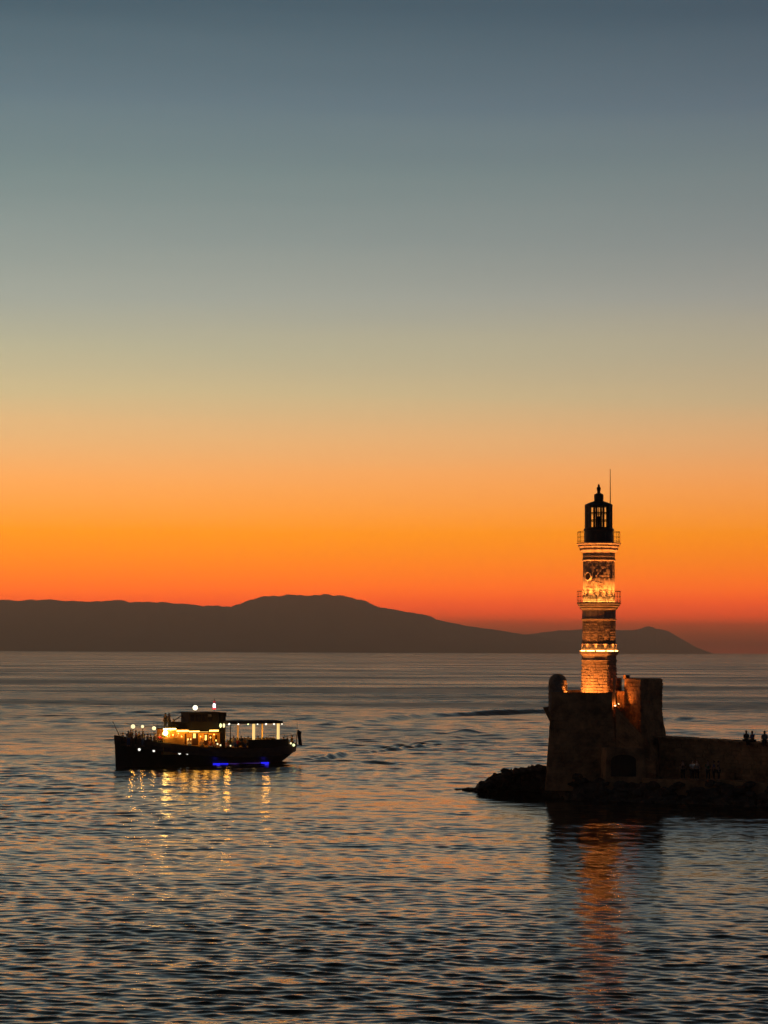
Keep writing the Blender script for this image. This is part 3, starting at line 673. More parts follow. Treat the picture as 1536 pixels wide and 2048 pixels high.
# rocks
shore = [(905,1578),(960,1581),(1020,1585),(1080,1590),(1140,1596),(1200,1600),(1290,1603),(1400,1607),(1536,1613),(1800,1624)]
sp_ = [sea(q[0], q[1]-float(np.interp(q[0], [905, 960, 1060, 1150], [2, 11, 9, 0]))) for q in shore]
crest = [(905,1580.5,216),(925,1579,215.8),(944,1577,215),(956,1575,214),(958,1566,213),(972,1564,213),(975,1559,213),(984,1556,212.5),(987,1549,212.5),(1008,1546,212),(1014,1540,212),(1034,1539,211.5),(1044,1534,211),(1060,1530,211),(1078,1527,210),(1090,1531,210),(1140,1548,206),(1230,1556,204),(1300,1558,203),(1536,1568,198),(1800,1584,194)]
cp_ = [at(a_, b_, c_) for a_, b_, c_ in crest]
def build_rocks():
    xs = np.concatenate([np.arange(sp_[0].x-.4, 17, .10), np.arange(17, 46, .22)]); nb = 44; vs_ = []; fs_ = []
    cz = np.interp(xs, [p.x for p in cp_], [p.z for p in cp_]); cy = np.interp(xs, [p.x for p in cp_], [p.y for p in cp_]); ys = np.interp(xs, [p.x for p in sp_], [p.y for p in sp_])
    for i, x in enumerate(xs):
        tip = min(1, max(0, (x-sp_[0].x)/3.0))
        for j in range(nb):
            f = j/(nb-1)
            y0 = ys[i]-.5; yc = cy[i]+.5; yb = cy[i] + 3 + 9*tip
            if f < .6: y = y0+(yc-y0)*f/.6; b = (f/.6)**1.2
            else: y = yc+(yb-yc)*(f-.6)/.4; b = 1-((f-.6)/.4)**1.6
            P = Vector((x*.55, y*.8, 1.7)); n_ = noise.fractal(P, .9, 2.1, 5); c_ = noise.cell(Vector((x*.9+n_*.6, y*1.1, 3)))
            z = -.35 + (cz[i]*.90+.35)*b*(1 + (.22*n_*(1-b*.6))) + (.42*(c_-.5)+.24*noise.fractal(P*3, .8, 2.2, 4))*min(1, b*2.2)*(.35+.65*min(1, cz[i]))
            if j in (0, nb-1): z = -.6
            vs_.append((x, y, z))
    for i in range(len(xs)-1):
        for j in range(nb-1):
            q = i*nb+j; fs_.append((q, q+nb, q+nb+1, q+1))
    mb = MB(); mb.add(vs_, fs_); tag(mb.build('rocky_shore', m_rock), 'low jagged dark rocks round the foot of the fort running out to a flat point', kind='structure')
    # loose boulders
    rnd = random.Random(12)
    bb = MB()
    for k in range(290):
        x = rnd.uniform(sp_[0].x+1.2, 34) if k > 44 else sp_[0].x+1.0+8.5*rnd.random(); y0 = float(np.interp(x, xs, ys)); yc = float(np.interp(x, xs, cy)); zc = float(np.interp(x, xs, cz))
        f = rnd.random()**1.3; y = y0 + (yc-y0)*f*.9 - .2; z = max(-.15, (zc+.35)*f**1.2-.42)
        s_ = rnd.uniform(.18, .6)*(.5+.5*min(1, (x-sp_[0].x)/6))
        if k <= 44: f = rnd.uniform(.8, 1.05); y = y0+(yc-y0)*f; z = zc-.42; s_ = rnd.uniform(.3, .55)*(.55+.45*min(1, (x-sp_[0].x)/5))
        K = 5 if k % 2 else 7; base = len(bb.v); P = []
        for a in range(K):
            for t_ in range(4):
                th1 = 2*pi*a/K; ph1 = pi*(t_+.5)/4; rr_ = s_*rnd.uniform(.75, 1.2)
                P.append((x+rr_*sin(ph1)*cos(th1)*1.3, y+rr_*sin(ph1)*sin(th1), z+rr_*cos(ph1)*.65))
        F = []
        for a in range(K):
            for t_ in range(3): F.append((a*4+t_, a*4+t_+1, ((a+1) % K)*4+t_+1, ((a+1) % K)*4+t_))
        F.append(tuple(a*4 for a in range(K))); F.append(tuple(a*4+3 for a in range(K))[::-1])
        bb.add(P, F)
    tag(bb.build('boulders', m_rock), 'loose wet boulders at the waterline below the fort', kind='stuff')
build_rocks()

# ---------------------------------------------------------------- people
skin_c = [(.42,.24,.16), (.30,.17,.10), (.5,.3,.2)]
m_skin = [mat('skin_%s' % n_, c, .6, var=.1) for n_, c in zip(('warm','tan','fair'), skin_c)]
m_hair = [mat('hair_%s' % n_, c, .7, var=.2) for n_, c in zip(('black','brown','blond'), ((.012,.01,.008),(.05,.028,.014),(.3,.2,.09)))]
cloth_c = dict(red=(.45,.04,.03), white=(.7,.68,.62), blue=(.05,.09,.25), black=(.02,.02,.02), orange=(.6,.22,.05), pink=(.6,.25,.22), grey=(.18,.18,.18), green=(.06,.16,.07), beige=(.45,.36,.24))
m_cloth = {k: mat('%s_cloth' % k, c, .9, var=.2, scale=8) for k, c in cloth_c.items()}
def skin_mesh(name, verts, edges, radii, root, sub=1):
    me = bpy.data.meshes.new(name); me.from_pydata([Vector(v) for v in verts], edges, [])
    o = bpy.data.objects.new(name, me); COL.objects.link(o)
    s = o.modifiers.new('skin', 'SKIN'); s.use_smooth_shade = True; s.branch_smoothing = .4
    for i, r in enumerate(radii):
        q = me.skin_vertices[0].data[i]; q.radius = r if isinstance(r, tuple) else (r, r); q.use_root = (i == root)
    ss = o.modifiers.new('sub', 'SUBSURF'); ss.levels = sub; ss.render_levels = sub
    dg = bpy.context.evaluated_depsgraph_get(); ev = o.evaluated_get(dg); m2 = bpy.data.meshes.new_from_object(ev)
    bpy.data.objects.remove(o); m2.name = name
    m2.polygons.foreach_set('use_smooth', [True]*len(m2.polygons)); return m2
def pose_mesh(kind):
    # facing +X ; origin at the soles (standing) or at the seat (sitting)
    if kind == 'sit': hp = .10; kn = (.42, .06); ft = (.44, -.38); lean = .03
    elif kind == 'crouch': hp = .10; kn = (.40, .14); ft = (.36, -.34); lean = .16
    else: hp = .92; kn = (.03, .50); ft = (-.01, .07); lean = 0
    V = [(0, 0, hp), (lean*.4, 0, hp+.22), (lean, 0, hp+.45), (lean+.01, 0, hp+.56), (lean+.03, 0, hp+.68), (lean+.035, 0, hp+.77)]
    Rr = [(.15,.17), (.15,.13), (.18,.12), .06, .095, .075]
    E_ = [(0,1),(1,2),(2,3),(3,4),(4,5)]
    for s in (-1, 1):
        b = len(V)
        V += [(0, s*.09, hp-.06), (kn[0], s*.11, kn[1]), (ft[0], s*.11, ft[1]), (ft[0]+.15, s*.12, ft[1]-.04)]
        Rr += [.105, .075, .05, .04]; E_ += [(0,b),(b,b+1),(b+1,b+2),(b+2,b+3)]
        b = len(V); sh = hp+.46
        if kind == 'stand': el = (lean-.03, s*.25, sh-.28); wr_ = (lean+.08, s*.25, sh-.52)
        elif kind == 'raise': el = (lean+.18, s*.24, sh-.16) if s > 0 else (lean+.05, s*.25, sh-.27); wr_ = (lean+.26, s*.16, sh+.12) if s > 0 else (lean+.22, s*.16, sh-.35)
        else: el = (lean+.02, s*.24, sh-.27); wr_ = (lean+.25, s*.17, sh-.30)
        hd = Vector(wr_) + (Vector(wr_)-Vector(el)).normalized()*.09
        V += [(lean, s*.18, sh), el, wr_, tuple(hd)]; Rr += [.07, .05, .036, (.04,.026)]; E_ += [(2,b),(b,b+1),(b+1,b+2),(b+2,b+3)]
    return V, E_, Rr
def build_pose(kind):
    V, E_, Rr = pose_mesh(kind)
    if kind == 'sit': Rr = [tuple(q*1.3 for q in v) if isinstance(v, tuple) else v*(1.15 if i > 5 else 1) for i, v in enumerate(Rr)]
    body = skin_mesh('person_body_'+kind, V, E_, Rr, 0)
    def sub(idx, grow, name, cut=None):
        mp = {j: i for i, j in enumerate(idx)}; vv = [V[j] for j in idx]; ee = [(mp[a], mp[b]) for a, b in E_ if a in mp and b in mp]
        rr = [tuple(q+grow for q in (Rr[j] if isinstance(Rr[j], tuple) else (Rr[j], Rr[j]))) for j in idx]
        if cut:
            for j, tgt, f_ in cut:
                vv[mp[j]] = tuple(Vector(V[tgt]).lerp(Vector(V[j]), f_))
        return skin_mesh(name, vv, ee, rr, 0)
    # indexes: legs 6-9, arms 10-13, legs 14-17, arms 18-21
    shirt = sub([0,1,2,10,11,18,19], .018, 'shirt_'+kind, [(11,10,.75),(19,18,.75)])
    trous = sub([0,6,7,8,14,15,16], .016, 'trousers_'+kind, [(8,7,.9),(16,15,.9)])
    hd = Vector(V[4]); mb = MB(); mb.ball((hd.x-.018, 0, hd.z+.035), .104, 12, 8, 1.08); hv = [v for v in mb.v]
    me = bpy.data.meshes.new('hair_'+kind)
    fs_ = [f for f in mb.f if not (sum(mb.v[i][0] for i in f)/len(f) > hd.x+.045 and sum(mb.v[i][2] for i in f)/len(f) < hd.z+.075)]
    me.from_pydata(mb.v, [], fs_); me.polygons.foreach_set('use_smooth', [True]*len(me.polygons))
    fm = MB(); fm.ball((hd.x+.095, 0, hd.z-.005), .017, 6, 4, 1.5)
    for s in (-1, 1): fm.ball((hd.x, s*.09, hd.z), .022, 6, 4, 1.4)
    fe = bpy.data.meshes.new('face_'+kind); fe.from_pydata(fm.v, [], fm.f)
    em = MB()
    for s in (-1, 1): em.ball((hd.x+.08, s*.034, hd.z+.012), .011, 6, 4)
    em.box((hd.x+.083, 0, hd.z-.045), (.012, .045, .01))
    ey = bpy.data.meshes.new('eyes_'+kind); ey.from_pydata(em.v, [], em.f)
    for me_ in (body, shirt, trous, me, fe, ey): me_.materials.clear(); me_.materials.append(None)
    return dict(body=body, shirt=shirt, trousers=trous, hair=me, nose_and_ears=fe, eyes_and_mouth=ey)
POSES = {k: build_pose(k) for k in ('stand', 'raise', 'sit')}
m_eye = mat('eyes', (.02,.012,.01), .4, var=0)
pid = [0]
def person(loc, rz, pose, label, shirt='white', trousers='black', hair=0, skin=0, group=None, scale=1.0):
    e = empty('person', loc, rz, label=label, cat='person', group=group); e.scale = (scale,)*3
    P = POSES[pose]
    for nm, mt in (('body', m_skin[skin]), ('shirt', m_cloth[shirt]), ('trousers', m_cloth[trousers]), ('hair', m_hair[hair]), ('nose_and_ears', m_skin[skin]), ('eyes_and_mouth', m_eye)):
        o = bpy.data.objects.new(nm, P[nm]); COL.objects.link(o); o.parent = e
        o.material_slots[0].link = 'OBJECT'; o.material_slots[0].material = mt
    return e
# on the wall
for px, hy, pose, rz, lab, sh, sc in ((1491.5, 1463.5, 'sit', R(-80), 'dark figure sitting on the mole wall, leftmost of the three', 'black', 1.0),
                              (1503, 1465.5, 'sit', R(-150), 'dark figure sitting on the mole wall leaning left, middle of the three', 'blue', 1.0),
                              (1524.5, 1463.5, 'sit', R(-100), 'dark figure sitting on the mole wall, rightmost of the three', 'grey', 1.05)):
    u = (at(px, 1485, 202.5).x-wa0.x); p = wa0 + dirw*u
    person((p.x, p.y+.05, p.z+.13), rz, pose, lab, sh, 'black', 0, 1, 'people sitting on the mole wall', sc*1.02)
# on the quay
for i, (px, yy, rz, lab, sh, pose) in enumerate(((1366, 201.6, R(-100), 'person in black standing on the quay at the left of the group', 'black', 'stand'),
                              (1384, 201.2, R(-60), 'person in a pale shirt holding a lit phone on the quay', 'white', 'raise'),
                              (1394, 201.6, R(-120), 'person in grey standing just right of the lit phone on the quay', 'grey', 'stand'),
                              (1416, 201.3, R(-80), 'person in dark green standing in the middle of the quay group', 'green', 'stand'),
                              (1428, 201.2, R(170), 'person in blue facing left on the quay', 'blue', 'stand'),
                              (1437, 201.0, R(-20), 'person in black at the right of the quay group', 'black', 'stand'))):
    p = at(px, 1550, yy); zq = q0.z + dq.z*(p.x-q0.x)
    person((p.x, p.y, zq), rz, pose, lab, sh, 'black', i % 2, i % 3, 'people standing on the quay')
    if pose == 'raise':
        b = MB(); b.box((0,0,0), (.012, .075, .15)); ph_ = b.build('phone', m_fix); hd = Matrix.Rotation(rz, 3, 'Z') @ Vector((.285, .13, 1.62))
        ph_.location = (p.x+hd.x, p.y+hd.y, zq+hd.z); ph_.rotation_euler = (0, .2, rz)
        tag(ph_, 'small lit phone held up by the person in the pale shirt on the quay', 'phone')
        b = MB(); b.box((-.008,0,0), (.004, .068, .14)); b.build('screen', mat('phone_screen', (.5,.5,.6), .2, var=0, emit=(.8,.75,.9), es=1.0), ph_)
        lamp('POINT', 'phone_torch', (-.1,0,0), .25, (1,.9,.9), ph_, .03)

# ---------------------------------------------------------------- boat
O = (BOW+STERN)/2; O.z = 0
fd = (BOW-STERN); fd.z = 0; LWL = fd.length; fd.normalize(); pt = Vector((-fd.y, fd.x, 0)); BA = atan2(fd.y, fd.x)
print('boat waterline', LWL, 'heading', math.degrees(BA))
boat = empty('excursion_boat', (O.x, O.y, 0), BA, label='dark hulled wooden excursion boat with brightly lit cabin and open aft deck', cat='boat')
def BL(px, py, ly):          # local (x, z) on the plane y = ly
    d = ray(px, py); n = pt; k = ((O + pt*ly) - CP).dot(n)/d.dot(n); P = CP + d*k - O
    return P.dot(fd), P.z
def W(x, y, z): return O + fd*x + pt*y + Vector((0, 0, z))
xb = LWL/2; xs_ = -LWL/2
BEAM = 2.55
X_bow = BL(229, 1472, .0)[0]; X_st = BL(590, 1490, 0)[0]
def hb(x):
    f = (x-X_st)/(X_bow-X_st)
    if f < .35: return BEAM*max(.16, sqrt(max(0, 1-(1-min(1, f/.30))**2.6))) if f > 0 else .16*BEAM
    if f < .55: return BEAM
    return BEAM*max(.02, (1-((f-.55)/.45)**2.3))
shpts = [(229,1472,.1),(260,1477,1.0),(320,1486,2.2),(400,1495,2.5),(450,1498,2.5),(495,1498,2.5),(545,1496,2.4),(575,1492,2.1),(598,1487,1.2)]
sheer = sorted((BL(a_, b_, c_) for a_, b_, c_ in shpts))
def sz(x): return float(np.interp(x, [p[0] for p in sheer], [p[1] for p in sheer]))
m_hull = mat('black_hull_paint', (.012,.011,.011), .35, var=.3, scale=1.2)
m_band = mat('varnished_rail', (.09,.055,.035), .5, var=.3, scale=2)
m_deck = mat('deck_planks', (.22,.12,.06), .7, var=.35, scale=2, stretch=(.3,4,1))
m_white = mat('cream_paint', (.6,.52,.38), .6, var=.1)
m_cab = mat('ochre_cabin_paint', (.60,.31,.06), .55, var=.2, scale=2)
m_roof = mat('dark_roof_canvas', (.03,.026,.022), .8, var=.2)
m_wh = mat('dark_wheelhouse_wood', (.016,.009,.005), .7, var=.4, scale=3)
def hull_pt(x, t_, side):
    """t_ 0 keel .. 1 sheer"""
    f = (x-X_st)/(X_bow-X_st); s = sz(x); zk_ = -.9
    if f < .16: zk_ = -.9 + (1.35+.9)*((.16-f)/.16)**1.2           # counter stern rising
    z = zk_+(s-zk_)*t_; b = hb(x)
    w_ = b*(t_**.42 if f < .6 else t_**(.42+.9*(f-.6)/.4)*1.0)
    if t_ == 0: w_ = .03
    rake = (s-z)*.05 if f > .9 else 0
    return (x - rake*(f-.9)*10*1.0, side*w_, z)
NS, NT = 40, 9
mb = MB(); vs_ = []; fs_ = []
xsx = [X_st+(X_bow-X_st)*(i/(NS-1)) for i in range(NS)]
for i in range(NS):
    for side, rng in ((1, range(NT-1, -1, -1)), (-1, range(1, NT))):
        for j in rng: vs_.append(hull_pt(xsx[i], j/(NT-1), side))
n_ = 2*NT-1
for i in range(NS-1):
    for j in range(n_-1):
        q = i*n_+j; fs_.append((q, q+n_, q+n_+1, q+1))
fs_.append(tuple(range(n_))); fs_.append(tuple((NS-1)*n_+j for j in range(n_))[::-1])
mb.add(vs_, fs_)
hull = mb.build('hull', m_hull, boat, smooth=True)
# inner bulwark + deck
def dz(x): return sz(x)-.95
mb = MB(); P = []; F = []
for i, x in enumerate(xsx[1:-1]):
    P += [(x, hb(x)*.93, dz(x)), (x, -hb(x)*.93, dz(x))]
for i in range(len(xsx)-3): F.append((2*i, 2*i+2, 2*i+3, 2*i+1))
mb.add(P, F); mb.build('deck', m_deck, boat)
for s in (-1, 1):
    mb = MB(); pts = [(x, s*(hb(x)+.02), sz(x)) for x in xsx]
    P = []; F = []
    for (x, y, z) in pts: P += [(x, y+s*.03, z-.46), (x, y+s*.06, z-.44), (x, y+s*.06, z+.02), (x, y-s*.12, z+.04), (x, y-s*.12, z-.9)]
    for i in range(len(pts)-1):
        for k in range(4): F.append((i*5+k, i*5+5+k, i*5+6+k, i*5+1+k))
    mb.add(P, F); mb.build('bulwark_strake', m_band, boat)
    mb = MB(); mb.tube([(x, s*(hb(x)+.0), sz(x)+.06) for x in xsx], .06, 6); mb.build('gunwale', m_wh, boat)
# raised aft bulwark
ax0, ax1 = BL(497, 1480, 2.5)[0], BL(578, 1480, 2.0)[0]
ztop = BL(530, 1479, 2.5)[1]
for s in (-1, 1):
    mb = MB(); P = []; F = []; K = 10
    for i in range(K+1):
        x = ax0+(ax1-ax0)*i/K; y = s*hb(x); P += [(x, y, sz(x)), (x, y*.985, ztop), (x, y*.95, ztop), (x, y*.96, sz(x))]
    for i in range(K):
        for k in range(4): F.append((i*4+k, i*4+4+k, i*4+4+(k+1) % 4, i*4+(k+1) % 4))
    F.append((0,1,2,3)); F.append((4*K+3, 4*K+2, 4*K+1, 4*K)); mb.add(P, F); mb.build('aft_bulwark', m_wh, boat)
# portholes with light behind
m_port = mat('lit_porthole_glass', (.8,.8,.8), .3, var=0, emit=(1,.95,.85), es=1.3)
m_port2 = mat('dim_porthole_glass', (.6,.6,.5), .3, var=0, emit=(.8,.8,.6), es=.7)
def hull_at(px, py):
    """hull surface point on the port side seen at a pixel"""
    ly = 2.2
    for _ in range(12):
        x, z = BL(px, py, ly); s = sz(x); 
        f = (x-X_st)/(X_bow-X_st); zk_ = -.9
        t_ = max(0.01, min(1, (z-zk_)/(s-zk_))); ly = hull_pt(x, t_, 1)[1]
    return x, ly, z
for px, py, m_, r in ((278.5,1499,m_port,.155),(307.5,1501.5,m_port,.14),(359,1506.5,m_port,.15),(374.5,1507,m_port,.135),(397.5,1508,m_port2,.13),(419.5,1509,m_port2,.11)):
    x, y, z = hull_at(px, py); dx = .05
    p2 = hull_at(px-4, py); tdir = Vector((p2[0]-x, p2[1]-y, 0)).normalized(); n2 = Vector((-tdir.y, tdir.x, 0)); n2 = n2 if n2.y > 0 else -n2
    def circ(rad, off): return [Vector((x, y, z)) + n2*off + (tdir*cos(2*pi*k/14) + Vector((0,0,1))*sin(2*pi*k/14))*rad for k in range(14)]
    mb = MB(); rs = [circ(r*1.28, -.05), circ(r*1.28, .06), circ(r, .06), circ(r, -.05)]
    mb.add([q for g_ in rs for q in g_], [(a*14+k, a*14+(k+1) % 14, ((a+1) % 4)*14+(k+1) % 14, ((a+1) % 4)*14+k) for a in range(4) for k in range(14)]); po = mb.build('porthole', m_iron, boat)
    mb = MB(); mb.add(circ(r, .03)+circ(r, .045), [tuple(range(14)), tuple(range(14, 28))]+[(k, (k+1) % 14, 14+(k+1) % 14, 14+k) for k in range(14)]); mb.build('glass', m_, po)
# blue underwater strip lights
m_blue = mat('blue_strip_light', (.02,.02,.4), .4, var=0, emit=(.02,.02,1), es=1.0)
m_blue2 = mat('dim_blue_strip_light', (.02,.02,.2), .4, var=0, emit=(.12,.05,.4), es=.35)
for xa_, xb_, rr_, m_, pw in ((426,440,.085,m_blue,4),(441,456,.06,m_blue,0),(458,520,.03,m_blue2,0),(522,537,.09,m_blue,4)):
    pts = [hull_at(xa_+(xb_-xa_)*k/6, 1523.5) for k in range(7)]
    mb = MB(); mb.tube([(p_[0], p_[1]+.04, .07) for p_ in pts], rr_, 8); mb.build('blue_strip_light', m_, boat)
    if pw: lamp('POINT', 'blue_glow', (pts[3][0], pts[3][1]+.5, .12), pw, (.04,.03,1), boat, .25)
# name board, a faint glow put into its paint by emission
x, y, z = hull_at(325, 1491.5); mb = MB(); mb.box((x, y+.09, z), (.66, .03, .15), -.06); mb.build('name_board', mat('glowing_name_board', (.75,.5,.42), .6, var=.2, scale=12, emit=(.9,.5,.4), es=.25), boat)

# cabin
def bz(py, ly=1.7): return BL(400, py, ly)[1]
cy_ = 1.45
cx0, cx1 = BL(440, 1480, cy_)[0], BL(334, 1480, cy_)[0]
cz0 = dz((cx0+cx1)/2); 
xm = BL(377, 1480, cy_)[0]
zr1 = BL(345, 1459, cy_)[1]; zr2 = BL(415, 1465, cy_)[1]
for (a_, b2, zt_, nm) in ((xm, cx1, zr1, 'forward_cabin'), (cx0, xm-.01, zr2, 'aft_cabin')):
    c_ = MB(); c_.box(((a_+b2)/2, 0, (cz0+zt_)/2), (b2-a_, 2*cy_, zt_-cz0)); co_ = c_.build(nm, m_cab, boat)
    r_ = MB(); r_.box(((a_+b2)/2, 0, zt_+.05), (b2-a_+.25, 2*cy_+1.0, .09)); r_.build('roof', m_roof, co_)
# openings, doors and posts along the port side
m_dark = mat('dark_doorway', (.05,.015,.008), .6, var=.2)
m_bright = mat('lit_window_glass', (.9,.7,.4), .25, var=0, emit=(1,.66,.2), es=1.3)
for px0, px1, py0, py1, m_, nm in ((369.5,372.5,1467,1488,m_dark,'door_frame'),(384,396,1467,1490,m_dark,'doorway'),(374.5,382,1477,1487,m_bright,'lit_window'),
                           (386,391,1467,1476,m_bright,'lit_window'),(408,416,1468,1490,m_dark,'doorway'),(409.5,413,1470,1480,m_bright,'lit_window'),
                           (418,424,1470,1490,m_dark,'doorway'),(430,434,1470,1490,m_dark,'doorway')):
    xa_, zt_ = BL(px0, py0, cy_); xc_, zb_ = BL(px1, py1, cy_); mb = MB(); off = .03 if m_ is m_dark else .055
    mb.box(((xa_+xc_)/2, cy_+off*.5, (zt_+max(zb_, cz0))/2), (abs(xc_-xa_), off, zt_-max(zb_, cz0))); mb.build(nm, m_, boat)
# plank joints on the cabin side as pieces
k = 0; x = cx0+.2
mb = MB()
while x < cx1-.1:
    zt_ = zr1 if x > xm else zr2
    mb.box((x, cy_+.012, (cz0+zt_)/2), (.025, .024, zt_-cz0-.1)); x += .32
tag(mb.build('cabin_battens', m_cab, boat), kind='stuff')
# eave strip lights
m_strip = mat('eave_strip_light', (1,.9,.6), .4, var=0, emit=(1,.60,.12), es=5)
m_strip2 = mat('bright_eave_strip_light', (1,.9,.6), .4, var=0, emit=(1,.60,.12), es=22)
for px0, px1, py in ((327,352,1458.5),(354,377,1462),(378,399,1463.5),(400,417,1464.5),(419,437,1461.5)):
    xa_, z_ = BL(px0, py, cy_+.35); xc_, _ = BL(px1, py, cy_+.35)
    mb = MB(); mb.box(((xa_+xc_)/2, cy_+.35, z_), (abs(xa_-xc_), .08, .16 if px0 != 400 else .10)); mb.build('strip_light', m_strip2 if px0 < 353 else m_strip, boat)
    lamp('POINT', 'eave_glow', ((xa_+xc_)/2, cy_+.75, z_-.35), 40, AMBER, boat, .4)
# fore well lamp-lit shelf (bar) with bottles-like goods and globe
m_globe = mat('globe_lamp_glass', (1,.95,.8), .3, var=0, emit=(1,.85,.45), es=1.3)
m_globe_w = mat('white_globe_glass', (1,1,.95), .3, var=0, emit=(1,.95,.65), es=2)
zw_ = None
def globe(px, py, ly, r, mt, base_z=None, name='globe_lamp', power=10, col=AMBER, post=True, lab=None):
    x, z = BL(px, py, ly)
    mb = MB(); mb.ball((x, ly, z), r, 14, 8); o_ = mb.build(name, mt, boat)
    if post and base_z is not None:
        mb = MB(); mb.tube([(x, ly, base_z), (x, ly, z-r*.9)], .04, 6); mb.build('lamp_post', m_iron, o_)
    if power: lamp('POINT', 'globe_glow', (x, ly+r+.06, z-.05) if base_z is None or base_z == zw_ else (x-.3, .3, z-.25), power, col, boat, .08)
    return o_
for px, py, r in ((266,1453,.24),(285,1453,.17),(308,1456.5,.22)):
    x = BL(px, py, 1.3)[0]; globe(px, py, 1.3, r, m_globe, dz(x), power=34)
m_main = mat('main_deck_lamp_glass', (1,.9,.6), .3, var=0, emit=(1,.60,.15), es=27)
globe(331, 1466, 2.1, .27, m_main, None, power=0, post=False)
m_amb = mat('amber_cabin_lamp_glass', (1,.7,.3), .3, var=0, emit=(1,.55,.12), es=2.2)
# wheelhouse and upper works
zu = zr2+.1
wx0, wx1 = BL(437, 1440, 1.1)[0], BL(378, 1440, 1.1)[0]
zw = BL(408, 1425.5, 1.1)[1]
mb = MB(); mb.box(((wx0+wx1)/2, 0, (zu+zw)/2), (wx1-wx0, 2.2, zw-zu)); wh = mb.build('wheelhouse', m_wh, boat)
mb = MB(); mb.box(((wx0+wx1)/2, 0, zw+.04), (wx1-wx0+.3, 2.5, .08)); mb.build('roof', m_roof, wh)
for px0, px1 in ((381,389),(392,401),(404,413),(417,425)):
    xa_, zt_ = BL(px0, 1430, 1.1); xc_, zb_ = BL(px1, 1443, 1.1)
    mb = MB(); mb.box(((xa_+xc_)/2, 1.105, (zt_+zb_)/2), (abs(xa_-xc_), .03, zt_-zb_)); wn = mb.build('window', mat('wheelhouse_glass', (.015,.012,.01), .12, var=0, spec=.5) if px0 == 381 else bpy.data.materials['wheelhouse_glass'], wh)
x, z = BL(419, 1431, 1.14); mb = MB()
mb.box((x, 1.16, z), (.5, .04, .34)); nb = mb.build('sign_plate', mat('sign_plate_paint', (.10,.09,.08), .6, var=0), boat)
x, z = BL(419.5, 1428.2, 1.14)
mb = MB()                                         # two small white marks seen on the plate
for k, dx in enumerate((.1, -.1)): mb.box((x+dx, 1.19, z-.16), (.12, .02, .05)); mb.box((x+dx, 1.19, z-.06), (.12, .02, .04)); mb.box((x+dx+.05, 1.19, z-.11), (.03, .02, .12))
mb.build('sign_marks', mat('sign_white', (.45,.45,.45), .6, var=0), nb)
# dark funnel and locker aft of the wheelhouse
fx = BL(445, 1440, .6)[0]; zf_ = BL(445, 1425, .6)[1]
mb = MB(); mb.lathe([(.42, dz(fx)), (.42, zf_-.5), (.5, zf_-.45), (.5, zf_), (.36, zf_+.02)], 16, (fx, .5, 0)); mb.build('funnel', m_wh, boat)
for px, py, r_ in ((325,1468,.07),(335,1473,.08),(341,1461,.07),(346,1470,.10),(352,1476,.08),(357,1467,.07),(363,1473,.09),(401,1473,.08),(411,1479,.10),(421,1475,.09),(428,1469,.08),(432,1481,.10)):
    x, z = BL(px, py, 1.75); mb = MB(); mb.ball((x, 1.75, z), r_, 8, 6); mb.build('cabin_lamp', m_amb, boat)
x, z = BL(248, 1446, .6); x2, z2 = BL(330, 1452, .6)
mb = MB(); mb.tube([(x+(x2-x)*k/8, .6, z+(z2-z)*k/8-.25*sin(pi*k/8)) for k in range(9)], .03, 5); mb.build('awning_rope', m_iron, boat)
# upper deck rail and clutter forward of the wheelhouse
ux0, ux1 = wx1, BL(330, 1455, 1.5)[0]
for s in (-1, 1):
    mb = MB()
    for z_ in (zr1+.35, zr1+.75): mb.tube([(ux0, s*1.7, z_), (ux1, s*1.7, z_)], .02, 5)
    rl = mb.build('upper_rail', m_iron, boat)
    for k in range(7):
        x = ux0+(ux1-ux0)*k/6; mb = MB(); mb.tube([(x, s*1.7, zr1+.05), (x, s*1.7, zr1+.78)], .022, 5); mb.build('post', m_iron, rl)
x0_, z0_ = BL(362, 1440, .8); mb = MB(); mb.box((x0_, .5, zr1+.45), (1.9, 1.4, .75)); mb.build('locker', m_wh, boat)
mb = MB(); mb.tube([(x0_+1.0, .5, zr1+.8), (x0_-.2, .5, zr1+1.55), (x0_-.7, .5, zr1+1.0)], .06, 5); mb.build('davit', m_wh, boat)
# masthead globe lamp and red-white signal lantern
mp_ = BL(390, 1424, .3)
o_ = globe(390.5, 1415.5, .3, .29, m_globe_w, zw, power=5, name='masthead_globe_lamp')
x, z = BL(428.5, 1411, 0)
mb = MB(); mb.tube([(x, 0, zw), (x, 0, z+.75)], .035, 6); ms_ = mb.build('mast', m_iron, boat)
mb = MB(); mb.lathe([(.12,-.24),(.14,-.2),(.14,.16),(.08,.2)], 12, (x, 0, z)); mb.build('white_signal_lantern', mat('white_signal_glass', (1,.9,.9), .3, var=0, emit=(1,.82,.8), es=5), ms_)
mb = MB(); mb.lathe([(.1,-.1),(.19,-.08),(.19,.08),(.12,.1)], 12, (x, 0, z-.34)); mb.build('red_signal_lantern', mat('red_signal_glass', (.5,.01,.02), .3, var=0, emit=(1,.01,.03), es=1.6), ms_)
mb = MB(); mb.lathe([(.1,-.08),(.14,-.06),(.14,.08),(.06,.1)], 12, (x, 0, z+.42)); mb.build('upper_red_lantern', mat('dim_red_glass', (.3,.01,.02), .3, var=0, emit=(1,.02,.04), es=.35), ms_)
